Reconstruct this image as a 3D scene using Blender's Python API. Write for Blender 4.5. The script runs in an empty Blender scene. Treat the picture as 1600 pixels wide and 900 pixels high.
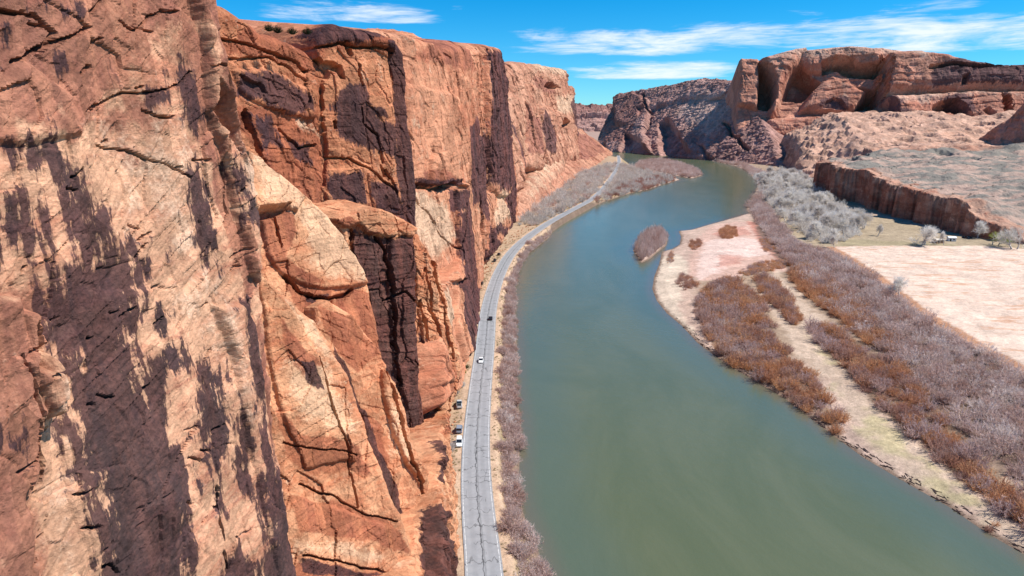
import bpy, math, random
import numpy as np
R_ = math.radians
rng = np.random.default_rng(7); random.seed(7)
S = bpy.context.scene; COL = S.collection

# ------------------------------------------------------------------ camera, sky, sun, exposure
CAMZ = 94.0; PITCH = R_(13.7); FPX = 1067.0
cam_d = bpy.data.cameras.new('camera'); cam = bpy.data.objects.new('camera', cam_d); COL.objects.link(cam)
cam.location = (0, 0, CAMZ); cam.rotation_euler = (math.pi/2 - PITCH, 0, 0)
cam_d.sensor_width = 36; cam_d.lens = 36*FPX/1600; cam_d.clip_start = 1; cam_d.clip_end = 90000
S.camera = cam
SUN_EL, SUN_AZ = R_(53), R_(97)            # azimuth clockwise from +Y (straight ahead)
sun_d = bpy.data.lights.new('sun', 'SUN'); sun_d.energy = 5.0; sun_d.angle = R_(.53); sun_d.color = (1, .955, .88)
sun = bpy.data.objects.new('sun', sun_d); COL.objects.link(sun)
SDIR = np.array([math.sin(SUN_AZ)*math.cos(SUN_EL), math.cos(SUN_AZ)*math.cos(SUN_EL), math.sin(SUN_EL)])
sun.rotation_euler = (math.pi/2 - SUN_EL, 0, math.pi - SUN_AZ)
S.view_settings.view_transform = 'Standard'; S.view_settings.look = 'None'
S.view_settings.gamma = 1; S.view_settings.exposure = 0.42; S.view_settings.use_curve_mapping = False
S.cycles.max_bounces = 5; S.cycles.diffuse_bounces = 2; S.cycles.glossy_bounces = 2; S.cycles.transparent_max_bounces = 8
S.cycles.use_denoising = True

CP, SP = math.cos(PITCH), math.sin(PITCH)
CAM = np.array([0, 0, CAMZ])
def ray(px, py):
    a, b = (px-800)/FPX, (450-py)/FPX
    return np.array([a, CP + b*SP, -SP + b*CP])
def on_z(px, py, z=0.):
    d = ray(px, py); t = (z-CAMZ)/d[2]; return CAM + d*t
def at_y(px, py, Y):
    d = ray(px, py); return CAM + d*(Y/d[1])
def azel(px, py):
    d = ray(px, py); return math.atan2(d[0], d[1]), math.atan2(d[2], math.hypot(d[0], d[1]))
def P2(pts, z=2.): return np.array([on_z(x, y, z)[:2] for x, y in pts])

# ------------------------------------------------------------------ node helper
class N:
    def __init__(s, tree): s.t = tree; s.n = tree.nodes; s.l = tree.links
    def put(s, sock, v):
        if isinstance(v, bpy.types.NodeSocket): s.l.new(v, sock)
        elif v is not None:
            try: sock.default_value = v
            except Exception: sock.default_value = (*v, 1)
    def math(s, op, a, b=None, c=None, clamp=False):
        n = s.n.new('ShaderNodeMath'); n.operation = op; n.use_clamp = clamp
        for i, v in enumerate((a, b, c)):
            if v is not None: s.put(n.inputs[i], v)
        return n.outputs[0]
    def add(s, *a):
        r = a[0]
        for b in a[1:]: r = s.math('ADD', r, b)
        return r
    def mul(s, a, b): return s.math('MULTIPLY', a, b)
    def step(s, v, a, b, lo=0., hi=1.):
        n = s.n.new('ShaderNodeMapRange'); n.interpolation_type = 'SMOOTHSTEP'
        s.put(n.inputs[0], v); s.put(n.inputs[1], a); s.put(n.inputs[2], b); s.put(n.inputs[3], lo); s.put(n.inputs[4], hi)
        return n.outputs[0]
    def lin(s, v, a, b, lo=0., hi=1.):
        n = s.n.new('ShaderNodeMapRange')
        for i, q in enumerate((v, a, b, lo, hi)): s.put(n.inputs[i], q)
        return n.outputs[0]
    def mix(s, f, a, b, mode='MIX'):
        n = s.n.new('ShaderNodeMix'); n.data_type = 'RGBA'; n.blend_type = mode
        s.put(n.inputs[0], f); s.put(n.inputs[6], a); s.put(n.inputs[7], b); return n.outputs[2]
    def attr(s, name, out='Fac'):
        n = s.n.new('ShaderNodeAttribute'); n.attribute_name = name; return n.outputs[out]
    def vmap(s, v, scale=(1, 1, 1), rot=(0, 0, 0), loc=(0, 0, 0)):
        n = s.n.new('ShaderNodeMapping'); s.put(n.inputs[0], v); n.inputs[1].default_value = loc
        n.inputs[2].default_value = rot; n.inputs[3].default_value = scale; return n.outputs[0]
    def noise(s, v, scale, detail=5, rough=.55, dist=0., out=0):
        n = s.n.new('ShaderNodeTexNoise'); s.put(n.inputs['Vector'], v); s.put(n.inputs['Scale'], scale)
        n.inputs['Detail'].default_value = detail; n.inputs['Roughness'].default_value = rough
        n.inputs['Distortion'].default_value = dist; return n.outputs[out]
    def voro(s, v, scale, feature='F1', out=0, rnd=1.):
        n = s.n.new('ShaderNodeTexVoronoi'); n.feature = feature; s.put(n.inputs['Vector'], v); s.put(n.inputs['Scale'], scale)
        n.inputs['Randomness'].default_value = rnd; return n.outputs[out]
    def bump(s, h, dist=1., strength=1., normal=None):
        n = s.n.new('ShaderNodeBump'); s.put(n.inputs['Height'], h); n.inputs['Distance'].default_value = dist
        n.inputs['Strength'].default_value = strength
        if normal is not None: s.put(n.inputs['Normal'], normal)
        return n.outputs[0]
    def rgb(s, c): n = s.n.new('ShaderNodeRGB'); n.outputs[0].default_value = (*c, 1); return n.outputs[0]

def srgb(r, g, b):
    f = lambda c: (c/12.92 if c <= .04045 else ((c+.055)/1.055)**2.4)
    return tuple(f(c/255) for c in (r, g, b))
def new_mat(name, rough=.9, spec=.2):
    m = bpy.data.materials.new(name); m.use_nodes = True
    b = m.node_tree.nodes['Principled BSDF']; b.inputs['Roughness'].default_value = rough
    b.inputs['Specular IOR Level'].default_value = spec
    return m, N(m.node_tree), b
def flat(name, c, rough=.6, spec=.3, metal=0.):
    m, g, b = new_mat(name, rough, spec); b.inputs['Base Color'].default_value = (*c, 1); b.inputs['Metallic'].default_value = metal
    return m

# ------------------------------------------------------------------ sky
w = bpy.data.worlds.new('World'); S.world = w; w.use_nodes = True
g = N(w.node_tree); bg = w.node_tree.nodes['Background']; bg.inputs[1].default_value = .085
sky = g.n.new('ShaderNodeTexSky'); sky.sky_type = 'NISHITA'; sky.sun_disc = False
sky.sun_elevation = SUN_EL; sky.sun_rotation = SUN_AZ; sky.altitude = 1300; sky.dust_density = 0.; sky.ozone_density = 2.5; sky.air_density = 1.0
hs = g.n.new('ShaderNodeHueSaturation'); hs.inputs['Saturation'].default_value = 1.2; g.put(hs.inputs['Color'], g.mix(1., sky.outputs[0], (.58, 1.05, 1.32, 1), 'MULTIPLY'))
tc = g.n.new('ShaderNodeTexCoord'); sep = g.n.new('ShaderNodeSeparateXYZ'); g.put(sep.inputs[0], tc.outputs['Generated'])
az = g.math('ARCTAN2', sep.outputs[0], sep.outputs[1]); el = g.math('ARCSINE', sep.outputs[2])
comb = g.n.new('ShaderNodeCombineXYZ'); g.put(comb.inputs[0], az); g.put(comb.inputs[1], g.mul(el, 5.5))
cn = g.noise(comb.outputs[0], 7, 9, .6, .6); cn2 = g.noise(g.vmap(comb.outputs[0], (1, 2.2, 1)), 22, 7, .62, 1.)
def band(x0, x1, ytop, ybot, amt, soft=.012):
    a0, e1 = azel(x0, ytop); a1, e0 = azel(x1, ybot)
    sa = (a1-a0)*.25; se = (e1-e0)*.45
    f = g.mul(g.step(az, a0-sa, a0+sa), g.step(az, a1+sa, a1-sa))
    f = g.mul(f, g.mul(g.step(el, e0-se*.25, e0+se*.5), g.step(el, e1+se, e1-se)))
    return g.mul(f, amt)
cl = None
for b_ in ((790, 1300, 40, 82, .92), (1150, 1750, 34, 78, .9), (880, 1170, 98, 124, .95), (380, 690, -6, 42, .85), (690, 800, 4, 18, .6), (1200, 1330, 8, 26, .5),
           (1350, 1560, -6, 16, .6), (2000, 3500, -200, 60, .8), (-2500, -300, -150, 80, .7)):
    f = band(*b_); cl = f if cl is None else g.math('MAXIMUM', cl, f)
cm = g.step(g.add(g.mul(cn, 1.9), g.mul(cn2, .6), g.mul(cl, 1.15)), 1.86, 2.6)
cloudcol = g.rgb((8.6, 9.2, 10.))
g.put(bg.inputs[0], g.mix(g.mul(cm, .92), hs.outputs[0], cloudcol))

# ------------------------------------------------------------------ noise and polygon tools (numpy)
def _h(ix, iy, s):
    h = (ix.astype(np.uint32)*np.uint32(374761393) + iy.astype(np.uint32)*np.uint32(668265263) + np.uint32(s*1442695+977))
    h = (h ^ (h >> np.uint32(13)))*np.uint32(1274126177); h ^= h >> np.uint32(16); h = h*np.uint32(2246822519); return h ^ (h >> np.uint32(13))
def pn(x, y, s=0):
    x = np.asarray(x, np.float32); y = np.asarray(y, np.float32)
    fx, fy = np.floor(x), np.floor(y); ix, iy = fx.astype(np.int64), fy.astype(np.int64); x = x-fx; y = y-fy
    u = x*x*x*(x*(x*6-15)+10); v = y*y*y*(y*(y*6-15)+10)
    def gr(dx, dy):
        a = _h(ix+dx, iy+dy, s).astype(np.float32)*(2*math.pi/4294967296.)
        return np.cos(a)*(x-dx) + np.sin(a)*(y-dy)
    a, b, c, d = gr(0, 0), gr(1, 0), gr(0, 1), gr(1, 1)
    return ((a+(b-a)*u) + ((c+(d-c)*u) - (a+(b-a)*u))*v)*1.45
def fbm(x, y, o=5, s=0, gain=.5):
    r = 0; a = 1.; t = 0
    for i in range(o): r = r + a*pn(x, y, s+i*17); t += a; a *= gain; x = x*2.03+5.1; y = y*2.03-3.7
    return r/t*1.6
def ridged(x, y, o=4, s=0):
    r = 0; a = 1.; t = 0
    for i in range(o): r = r + a*(1-np.abs(pn(x, y, s+i*13))*1.8); t += a; a *= .5; x = x*2.07; y = y*2.07
    return r/t
def cells(x, y, s=0):
    """jittered cells: distance to the nearest seed, distance to the border, two random numbers per cell"""
    ix, iy = np.floor(x).astype(np.int64), np.floor(y).astype(np.int64)
    d1 = np.full(x.shape, 9., np.float32); d2 = d1.copy(); r1 = np.zeros(x.shape, np.float32); r2 = r1.copy(); gx = r1.copy(); gy = r1.copy()
    for dx in (-1, 0, 1):
        for dy in (-1, 0, 1):
            h = _h(ix+dx, iy+dy, s); h2 = _h(ix+dx, iy+dy, s+91)
            qx = ix+dx+.1+.8*(h & 65535)/65535. - x; qy = iy+dy+.1+.8*(h >> 16)/65535. - y
            d = (qx*qx+qy*qy).astype(np.float32); m = d < d1
            d2 = np.where(m, d1, np.minimum(d2, d)); d1 = np.where(m, d, d1)
            r1 = np.where(m, (h2 & 65535)/65535., r1); r2 = np.where(m, (h2 >> 16)/65535., r2)
            gx = np.where(m, -qx, gx); gy = np.where(m, -qy, gy)
    return np.sqrt(d1), np.sqrt(d2)-np.sqrt(d1), r1, r2, gx, gy
def smooth(x, a, b): t = np.clip((x-a)/(b-a), 0, 1); return t*t*(3-2*t)
def sdf(poly, X, Y):
    """signed distance, positive inside"""
    p = np.asarray(poly, np.float64); X = np.asarray(X, np.float64); Y = np.asarray(Y, np.float64)
    d = np.full(X.shape, 1e18); ins = np.zeros(X.shape, bool)
    for i in range(len(p)):
        a, b = p[i-1], p[i]; e = b-a; wx = X-a[0]; wy = Y-a[1]
        t = np.clip((wx*e[0]+wy*e[1])/max(e @ e, 1e-9), 0, 1)
        d = np.minimum(d, (wx-e[0]*t)**2 + (wy-e[1]*t)**2)
        if a[1] != b[1]:
            c = (a[1] > Y) != (b[1] > Y); ins ^= c & (X < (b[0]-a[0])*(Y-a[1])/(b[1]-a[1])+a[0])
    d = np.sqrt(d); return np.where(ins, d, -d)
def dline(poly, X, Y):
    p = np.asarray(poly, np.float64); d = np.full(X.shape, 1e18)
    for i in range(1, len(p)):
        a, b = p[i-1], p[i]; e = b-a; wx = X-a[0]; wy = Y-a[1]
        t = np.clip((wx*e[0]+wy*e[1])/max(e @ e, 1e-9), 0, 1); d = np.minimum(d, (wx-e[0]*t)**2+(wy-e[1]*t)**2)
    return np.sqrt(d)
def sub(fn, X, Y, pts, marg, out):
    """evaluate fn only inside the bounding box of pts widened by marg (regular grid)"""
    x0, y0 = pts.min(0)-marg; x1, y1 = pts.max(0)+marg
    i = np.where((X[0] >= x0) & (X[0] <= x1))[0]; j = np.where((Y[:, 0] >= y0) & (Y[:, 0] <= y1))[0]
    if len(i) == 0 or len(j) == 0: return None
    return np.s_[j[0]:j[-1]+1, i[0]:i[-1]+1]

# ------------------------------------------------------------------ mesh helpers
def mesh_from(name, V, F, mat=None, smooth=False, attrs=None, parent=None):
    me = bpy.data.meshes.new(name); V = np.ascontiguousarray(V, np.float32); F = np.asarray(F)
    me.vertices.add(len(V)); me.vertices.foreach_set('co', V.ravel())
    k = F.shape[1]; me.loops.add(F.size); me.loops.foreach_set('vertex_index', F.astype(np.int32).ravel())
    me.polygons.add(len(F)); me.polygons.foreach_set('loop_start', np.arange(0, F.size, k, dtype=np.int32))
    try: me.polygons.foreach_set('loop_total', np.full(len(F), k, np.int32))
    except Exception: pass
    me.polygons.foreach_set('use_smooth', np.full(len(F), smooth))
    for a, v in (attrs or {}).items():
        v = np.ascontiguousarray(v, np.float32)
        if v.ndim == 1: me.attributes.new(a, 'FLOAT', 'POINT').data.foreach_set('value', v)
        else: me.attributes.new(a, 'FLOAT_VECTOR', 'POINT').data.foreach_set('vector', v.ravel())
    me.update(calc_edges=True); me.validate()
    if mat: me.materials.append(mat)
    o = bpy.data.objects.new(name, me); COL.objects.link(o)
    if parent: o.parent = parent
    return o
def tag(o, label=None, cat=None, group=None, kind=None):
    for k, v in (('label', label), ('category', cat), ('group', group), ('kind', kind)):
        if v: o[k] = v
    return o
def grid_faces(nv, nu, keep=None):
    i = np.arange(nv*nu).reshape(nv, nu)
    f = np.stack([i[:-1, :-1], i[:-1, 1:], i[1:, 1:], i[1:, :-1]], -1).reshape(-1, 4)
    if keep is not None: f = f[keep.ravel()[f].all(1)]
    return f
def compact(V, F, attrs):
    used = np.zeros(len(V), bool); used[F.ravel()] = True; idx = np.cumsum(used)-1
    return V[used], idx[F], {k: v[used] for k, v in attrs.items()}

# ------------------------------------------------------------------ rock material
def rock_mat(name, s=1., tan=(.50, .27, .145), orange=(.40, .175, .08), red=(.235, .082, .048), pale=(.60, .40, .265), varn_shade=(.072, .042, .042),
             varn_shade2=(.11, .055, .045), auto=.0, streak=.5, strata=.35, strata_rot=.15, bump=.25, grain=1., autored=0.):
    m, g, b = new_mat(name, .92, .12)
    v = g.attr('wuv', 'Vector')
    n1 = g.noise(v, .035/s, 7, .6, .4); n2 = g.noise(v, .35/s, 9, .62, .3); nf = g.noise(v, 2.2/s, 6, .65)
    ns = g.noise(g.vmap(v, (1, .06, 1)), .45/s, 7, .66, .2); ns2 = g.noise(g.vmap(v, (1, .13, 1)), 1.3/s, 6, .65, .2)
    st = g.noise(g.vmap(v, (.06, 1, .3), (0, 0, strata_rot)), .9/s, 7, .62, .25)
    vw = g.mix(.25*s, v, g.noise(v, .8/s, 4, .6, 0, 1), 'ADD')
    def cell(sc):
        q = g.n.new('ShaderNodeSeparateColor'); g.put(q.inputs[0], g.voro(g.vmap(vw, (1, .6, 1), (0, 0, .3+strata_rot)), sc, 'F1', 1)); return q.outputs[0]
    cc = cell(.42/s); cc2 = cell(1.3/s)
    z = lambda q, k: g.mul(g.math('SUBTRACT', q, .5), k)
    c = g.mix(g.step(g.add(n1, z(n2, .7), z(st, strata)), .36, .66), tan, orange)
    c = g.mix(g.step(g.add(z(st, 1.3*strata), z(nf, .8), z(n2, .6)), .06, .3), c, red)
    c = g.mix(g.mul(g.step(g.add(z(n2, 1.2), z(ns, .8), z(nf, .5)), .08, .34), .75), c, pale)
    fr = g.add(g.attr('red'), z(n2, 1.3), z(ns, .8*streak), z(n1, .9), autored)
    c = g.mix(g.mul(g.step(fr, -.12, .2), .88), c, g.mix(g.step(ns, .35, .7), red, orange))
    fp = g.add(g.attr('pale'), z(n2, 2.2), z(n1, 1.2), z(nf, .9), z(ns, .6))
    c = g.mix(g.mul(g.step(fp, -.1, .5), .8), c, pale)
    fv = g.add(g.attr('varn_shade'), z(n2, 1.5), z(ns, 1.5*streak), z(ns2, 1.3+.6*streak), z(n1, 1.), z(nf, .8), auto)
    vc = g.mix(g.step(g.add(ns, z(nf, .5), z(n1, .5)), .36, .66), varn_shade, varn_shade2)
    c = g.mix(g.mul(g.step(fv, -.12, .16), .94), c, vc)
    ng = g.noise(v, 6./s, 4, .7)
    c = g.mix(1., c, g.lin(g.add(nf, z(st, .6), z(cc, .4), z(ng, .5)), .2, .8, .66, 1.3), 'MULTIPLY')
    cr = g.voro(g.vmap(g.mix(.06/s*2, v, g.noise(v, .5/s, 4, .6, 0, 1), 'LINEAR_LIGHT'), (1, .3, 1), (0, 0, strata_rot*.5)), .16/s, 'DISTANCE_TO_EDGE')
    c = g.mix(g.mul(g.mul(g.step(cr, .012, .003), g.step(n1, .53, .6)), .45), c, varn_shade)
    g.put(b.inputs['Base Color'], c)
    h = g.add(g.mul(n2, 1.), g.mul(nf, .4*grain), g.mul(st, .5*strata), g.mul(cc, .9), g.mul(cc2, .4), g.mul(ng, .12))
    g.put(b.inputs['Normal'], g.bump(h, bump*s*4, .9))
    return m

# ------------------------------------------------------------------ a rock mass: relief on a leaning plane, outline rounded back into the cliff
def rock(name, p0, p1, p2, outline, layers=(), paints=(), res=.5, mat=None, rnd=3., k=5., back=25., rough=1., scale=10., facet=0., fs=6., warp=.5,
         crown=None, strata=(0., 1., 0.), unit=2.5, cap_slope=2.6, seed=0, joints=None, dfade=0.):
    p0, p1, p2 = map(np.array, (p0, p1, p2)); p0 = p0.astype(float)
    ud = (p1-p0)/np.linalg.norm(p1-p0); n = np.cross(ud, p2-p0); n /= np.linalg.norm(n)
    if n @ (CAM-p0) < 0: n = -n
    vd = np.cross(n, ud); vd = -vd if vd[2] < 0 else vd
    def uv(px, py, h=0.):
        d = ray(px, py); t = ((p0+n*h-CAM) @ n)/(d @ n); q = CAM+d*t-p0; return (q @ ud, q @ vd)
    OL = np.array([uv(*q) for q in outline]); mg = back/k+rnd
    (u0, v0), (u1, v1) = OL.min(0)-mg, OL.max(0)+mg
    U, V = np.meshgrid(np.arange(u0, u1, res), np.arange(v0, v1, res))
    wx = fbm(U/scale*1.3, V/scale*1.3, 5, seed+3)*warp; wy = fbm(U/scale*1.3, V/scale*1.3, 5, seed+7)*warp
    Uw, Vw = U+wx, V+wy
    H = np.zeros(U.shape)
    for L in layers:
        kind, poly, a = L[0], L[1], L[2]; o = L[3] if len(L) > 3 else {}
        if kind == 'slab':
            q = np.array([uv(x, y, a) for x, y in poly]); r = o.get('r', 1.2); kk = o.get('k', 4.); m_ = (abs(a)+10)/kk+2
            sl = sub(None, U, V, q, m_, None)
            if sl is None: continue
            sd = sdf(q, Uw[sl], Vw[sl]); e = np.where(sd > r, 0, np.where(sd > 0, (r-np.maximum(sd, 0))**2/(2*r)*kk*.5, r*kk*.25 - sd*kk))
            c = q.mean(0); tilt = o.get('t', (0, 0))
            fd = o.get('f', dfade); fm = 1. if not fd else smooth(Vw[sl], q[:, 1].min()-1, q[:, 1].min()+fd*np.ptp(q[:, 1]))
            hh = (a+(Uw[sl]-c[0])*tilt[0]+(Vw[sl]-c[1])*tilt[1])*fm-e
            H[sl] = np.maximum(H[sl], hh)
        elif kind == 'pit':
            q = np.array([uv(x, y, o.get('h', 0)) for x, y in poly]); kk = o.get('k', 3.); r = o.get('r', 1.)
            sl = sub(None, U, V, q, 3+r, None)
            if sl is None: continue
            sd = sdf(q, Uw[sl], Vw[sl]); dep = np.minimum(a, np.maximum(sd+r*.3, 0)*kk)
            H[sl] -= dep
        elif kind == 'crack':
            q = np.array([uv(x, y, o.get('h', 0)) for x, y in poly]); wd = a; dp = o.get('d', 2.)
            sl = sub(None, U, V, q, wd*2+1, None)
            if sl is None: continue
            d = dline(q, Uw[sl]+fbm(U[sl]/2.5, V[sl]/2.5, 3, 5)*wd*.8, Vw[sl])
            H[sl] -= dp*1.6*np.clip((1-d/wd)*2.2, 0, 1)
    # natural roughness
    H += fbm(U/scale, V/scale, 6, seed)*rough + (ridged(U/scale*1.7+wx*.3, V/scale*.9, 4, seed+31)-.6)*rough*.6
    if facet:
        ca, sa = math.cos(.4), math.sin(.4)
        for q_, am in ((1., 1.), (.37, .45)):
            x, y = (ca*Uw+sa*Vw)/(fs*q_), (-sa*Uw+ca*Vw)/(fs*q_*1.9)
            d1, bd, r1, r2, gx, gy = cells(x, y, seed+11)
            H += facet*am*((r1-.5)*1.1 + gx*(r2-.5)*1.6 + gy*(r1-.5)*1.5) - facet*am*.25*np.clip(1-bd/.06, 0, 1)
    if joints:
        jd, js, ja, jr = joints; ca, sa = math.cos(jr), math.sin(jr); x, y = (ca*Uw+sa*Vw+wx*.8)/js, (-sa*Uw+ca*Vw)/(js*ja); d1, bd, r1, r2, gx, gy = cells(x, y, seed+61)
        mk = smooth(fbm(U/scale/1.2, V/scale/1.2, 4, seed+62), -.05, .25); H += jd*.55*(r1-.5) - jd*mk*np.clip((.05-bd)/.02, 0, 1)
    if strata[0]:
        a_, per, rot = strata; y = (V*math.cos(rot)-U*math.sin(rot))/per + fbm(U/scale/3, V/scale/3, 3, seed+5)*1.2
        H += a_*(pn(y*1., U*.03/per, seed+8) + .6*pn(y*2.7, U*.08/per, seed+9) + .35*np.abs(pn(y*5.3, U*.15/per, seed+10)))
        mk = smooth(fbm(U/scale/.8, V/scale/.8, 4, seed+15), -.1, .4); H -= 1.6*a_*mk*(y*.8-np.floor(y*.8)-.5)
    if crown is not None:     # skyline points: above (line - R) the face bends back into a rounded top
        cq = sorted([uv(x, y) for x, y in crown[0]]); cu = [q[0] for q in cq]; cv = [q[1] for q in cq]; Rr = crown[1]
        over = V - (np.interp(U, cu, cv) - Rr); o_ = np.clip(over, 0, None)
        H -= np.where(o_ < Rr, o_**2/(2*Rr)*cap_slope*.8, Rr*cap_slope*.4+(o_-Rr)*cap_slope)
    sd = sdf(OL, U+wx*.8, V+wy*.8)
    H -= np.where(sd > rnd, 0, np.where(sd > 0, rnd-np.sqrt(np.maximum(rnd*rnd-(rnd-np.clip(sd, 0, rnd))**2, 0)), rnd-sd*k))
    keep = sd > -mg+res
    P = p0 + U[..., None]*ud + V[..., None]*vd + H[..., None]*n
    A = {}
    for nm in ('varn_shade', 'red', 'pale'): A[nm] = np.full(U.shape, -1.2, np.float32)
    def hit(px, py):
        h = 0.
        for _ in range(7):
            a, b = uv(px, py, h); i = int(np.clip(round((a-u0)/res), 0, U.shape[1]-1)); j = int(np.clip(round((b-v0)/res), 0, U.shape[0]-1))
            h = .5*h+.5*np.clip(H[j, i], -back, 60)
        return a, b
    for pt in paints:
        nm, poly = pt[0], pt[1]; un = unit*(pt[2] if len(pt) > 2 else 1.)*(1.8 if nm == 'pale' else 1.)
        q = np.array([hit(*x) for x in poly]); sl = sub(None, U, V, q, un*1.5, None)
        if sl is None: continue
        A[nm][sl] = np.maximum(A[nm][sl], np.clip(sdf(q, Uw[sl], Vw[sl])/un, -1.2, 1.))
    att = {k_: v_.ravel() for k_, v_ in A.items()}
    att['wuv'] = np.stack([U, V, H*.7], -1).reshape(-1, 3)
    Vx, F, att = compact(P.reshape(-1, 3), grid_faces(*U.shape, keep), att)
    # outward winding
    f = F[0]; 
    if np.cross(Vx[f[1]]-Vx[f[0]], Vx[f[2]]-Vx[f[1]]) @ n < 0: F = F[:, ::-1]
    o = mesh_from(name, Vx, F, mat, False, att); o['kind'] = 'structure'
    return o

# ------------------------------------------------------------------ the left canyon wall
M_A = rock_mat('varnished_sandstone', 1., tan=(.60, .325, .20), orange=(.44, .185, .11), red=(.22, .082, .058), pale=(.66, .43, .295), varn_shade=(.032, .021, .027), varn_shade2=(.082, .037, .036), streak=1.5, strata=.6, strata_rot=-.5, bump=.10, auto=-.0, autored=.1)
M_B = rock_mat('orange_sandstone', 1.5, tan=(.52, .215, .11), orange=(.38, .122, .06), red=(.235, .072, .042), varn_shade=(.052, .029, .033), varn_shade2=(.10, .042, .038), strata=.3, strata_rot=-.12, bump=.12, auto=.06, autored=.2)
M_S = rock_mat('slab_sandstone', 1.3, tan=(.61, .30, .163), orange=(.46, .165, .08), red=(.26, .08, .046), pale=(.67, .42, .26), varn_shade=(.055, .029, .03), varn_shade2=(.115, .043, .036), strata=.45, strata_rot=.2, bump=.12, auto=.1, autored=.28)
M_C = rock_mat('streaked_sandstone', 2.0, tan=(.55, .25, .145), orange=(.42, .15, .082), red=(.25, .088, .06), varn_shade=(.056, .03, .035), varn_shade2=(.13, .05, .046), streak=1.3, strata=.3, bump=.12, auto=.1, autored=.1)
M_D = rock_mat('pink_sandstone', 4., tan=(.52, .265, .17), orange=(.40, .17, .105), red=(.25, .10, .078), varn_shade=(.08, .045, .046), varn_shade2=(.16, .07, .062), streak=1.1, strata=.4, bump=.14, auto=.05, autored=.1)

a_out = [(-130, -330), (325, -330), (335, -60), (340, 0), (348, 60), (356, 100), (372, 165), (386, 215), (398, 250), (403, 300), (403, 360), (408, 430), (418, 520), (428, 600), (438, 690), (447, 750), (458, 820), (468, 890), (480, 1000), (480, 1150), (-130, 1150)]
A_L = [
 ('slab', [(300, -200), (335, -200), (341, 0), (356, 100), (386, 215), (398, 262), (390, 250), (372, 205), (350, 180), (338, 140), (330, 60), (318, 0)], 1.6, {'r': .5, 'k': 3}),
 ('slab', [(285, 35), (312, 60), (328, 120), (338, 200), (348, 290), (362, 360), (385, 430), (395, 470), (380, 450), (362, 420), (340, 345), (330, 310), (318, 230), (302, 130)], -.2, {'r': .4}),
 ('slab', [(338, 150), (372, 205), (398, 260), (405, 330), (410, 440), (398, 420), (385, 360), (365, 270), (345, 200)], 1.2, {'r': .6}),
 ('slab', [(0, 150), (60, 110), (120, 150), (135, 210), (60, 225), (0, 210)], .7, {'r': .7, 'k': 1.2}),
 ('slab', [(-60, 455), (35, 462), (42, 500), (48, 560), (75, 640), (78, 700), (70, 740), (55, 760), (60, 830), (70, 900), (70, 1000), (-60, 1000)], 1.5, {'r': .6, 'k': 3.5}),
 ('slab', [(40, 492), (62, 495), (75, 540), (105, 590), (110, 640), (90, 645), (72, 610), (52, 575)], 1.9, {'r': .4, 'k': 4}),
 ('slab', [(140, 455), (240, 450), (330, 620), (420, 760), (460, 900), (470, 1000), (160, 1000), (120, 800), (105, 610)], .35, {'r': .6, 'k': 1.2}),
 ('slab', [(345, 480), (385, 470), (405, 520), (415, 600), (430, 690), (445, 760), (468, 900), (440, 900), (420, 800), (400, 690), (380, 590)], .9, {'r': .8, 'k': 1.5}),
 ('slab', [(300, 770), (330, 700), (345, 760), (352, 830), (360, 900), (362, 1000), (300, 1000), (295, 850)], .7, {'r': .5, 'k': 2}),
 ('pit', [(42, 515), (56, 545), (70, 552), (68, 575), (50, 575), (44, 545)], 3., {'k': 4, 'h': 1}),
 ('pit', [(336, 128), (352, 150), (370, 200), (378, 232), (356, 205), (338, 165)], 3.5, {'k': 2.5, 'h': 1}),
 ('crack', [(326, 760), (334, 800), (345, 850), (352, 885)], 0.24, {'d': 1.35}),
 ('crack', [(70, 640), (62, 665), (75, 720), (72, 752), (55, 760)], 0.18, {'d': 0.90}),
 ('crack', [(0, 560), (20, 585), (45, 700), (36, 710), (0, 730)], 0.12, {'d': 0.45}),
 ('crack', [(20, 105), (45, 98), (75, 70), (110, 55), (140, 40)], 0.15, {'d': 0.54}),
 ('crack', [(190, 35), (205, 50), (250, 15), (275, 25)], 0.12, {'d': 0.45}),
 ('crack', [(150, 160), (220, 145), (290, 110)], 0.12, {'d': 0.41}),
 ('crack', [(160, 225), (200, 238), (255, 262), (300, 285)], 0.12, {'d': 0.36}),
 ('crack', [(228, 172), (250, 178), (268, 176)], 0.15, {'d': 0.54}),
 ('crack', [(325, 0), (330, 80), (338, 150), (342, 240), (352, 330)], 0.12, {'d': 0.54}),
 ('crack', [(0, 12), (60, 25), (85, 50), (70, 80)], 0.18, {'d': 0.72}),
 ('crack', [(145, 890), (165, 885), (180, 900)], 0.15, {'d': 0.54}),
]
for _ in range(60):                                                   # short broken ledges along the bedding
    x, y, l, t = rng.uniform(10, 370), rng.uniform(10, 880), rng.uniform(6, 26), R_(-22)+rng.normal()*.35
    A_L.append(('crack', [(x, y), (x+l*.5*math.cos(t), y+l*.5*math.sin(t)+rng.normal()*2), (x+l*math.cos(t), y+l*math.sin(t))], rng.uniform(.1, .15), {'d': rng.uniform(.25, .5)}))
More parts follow.
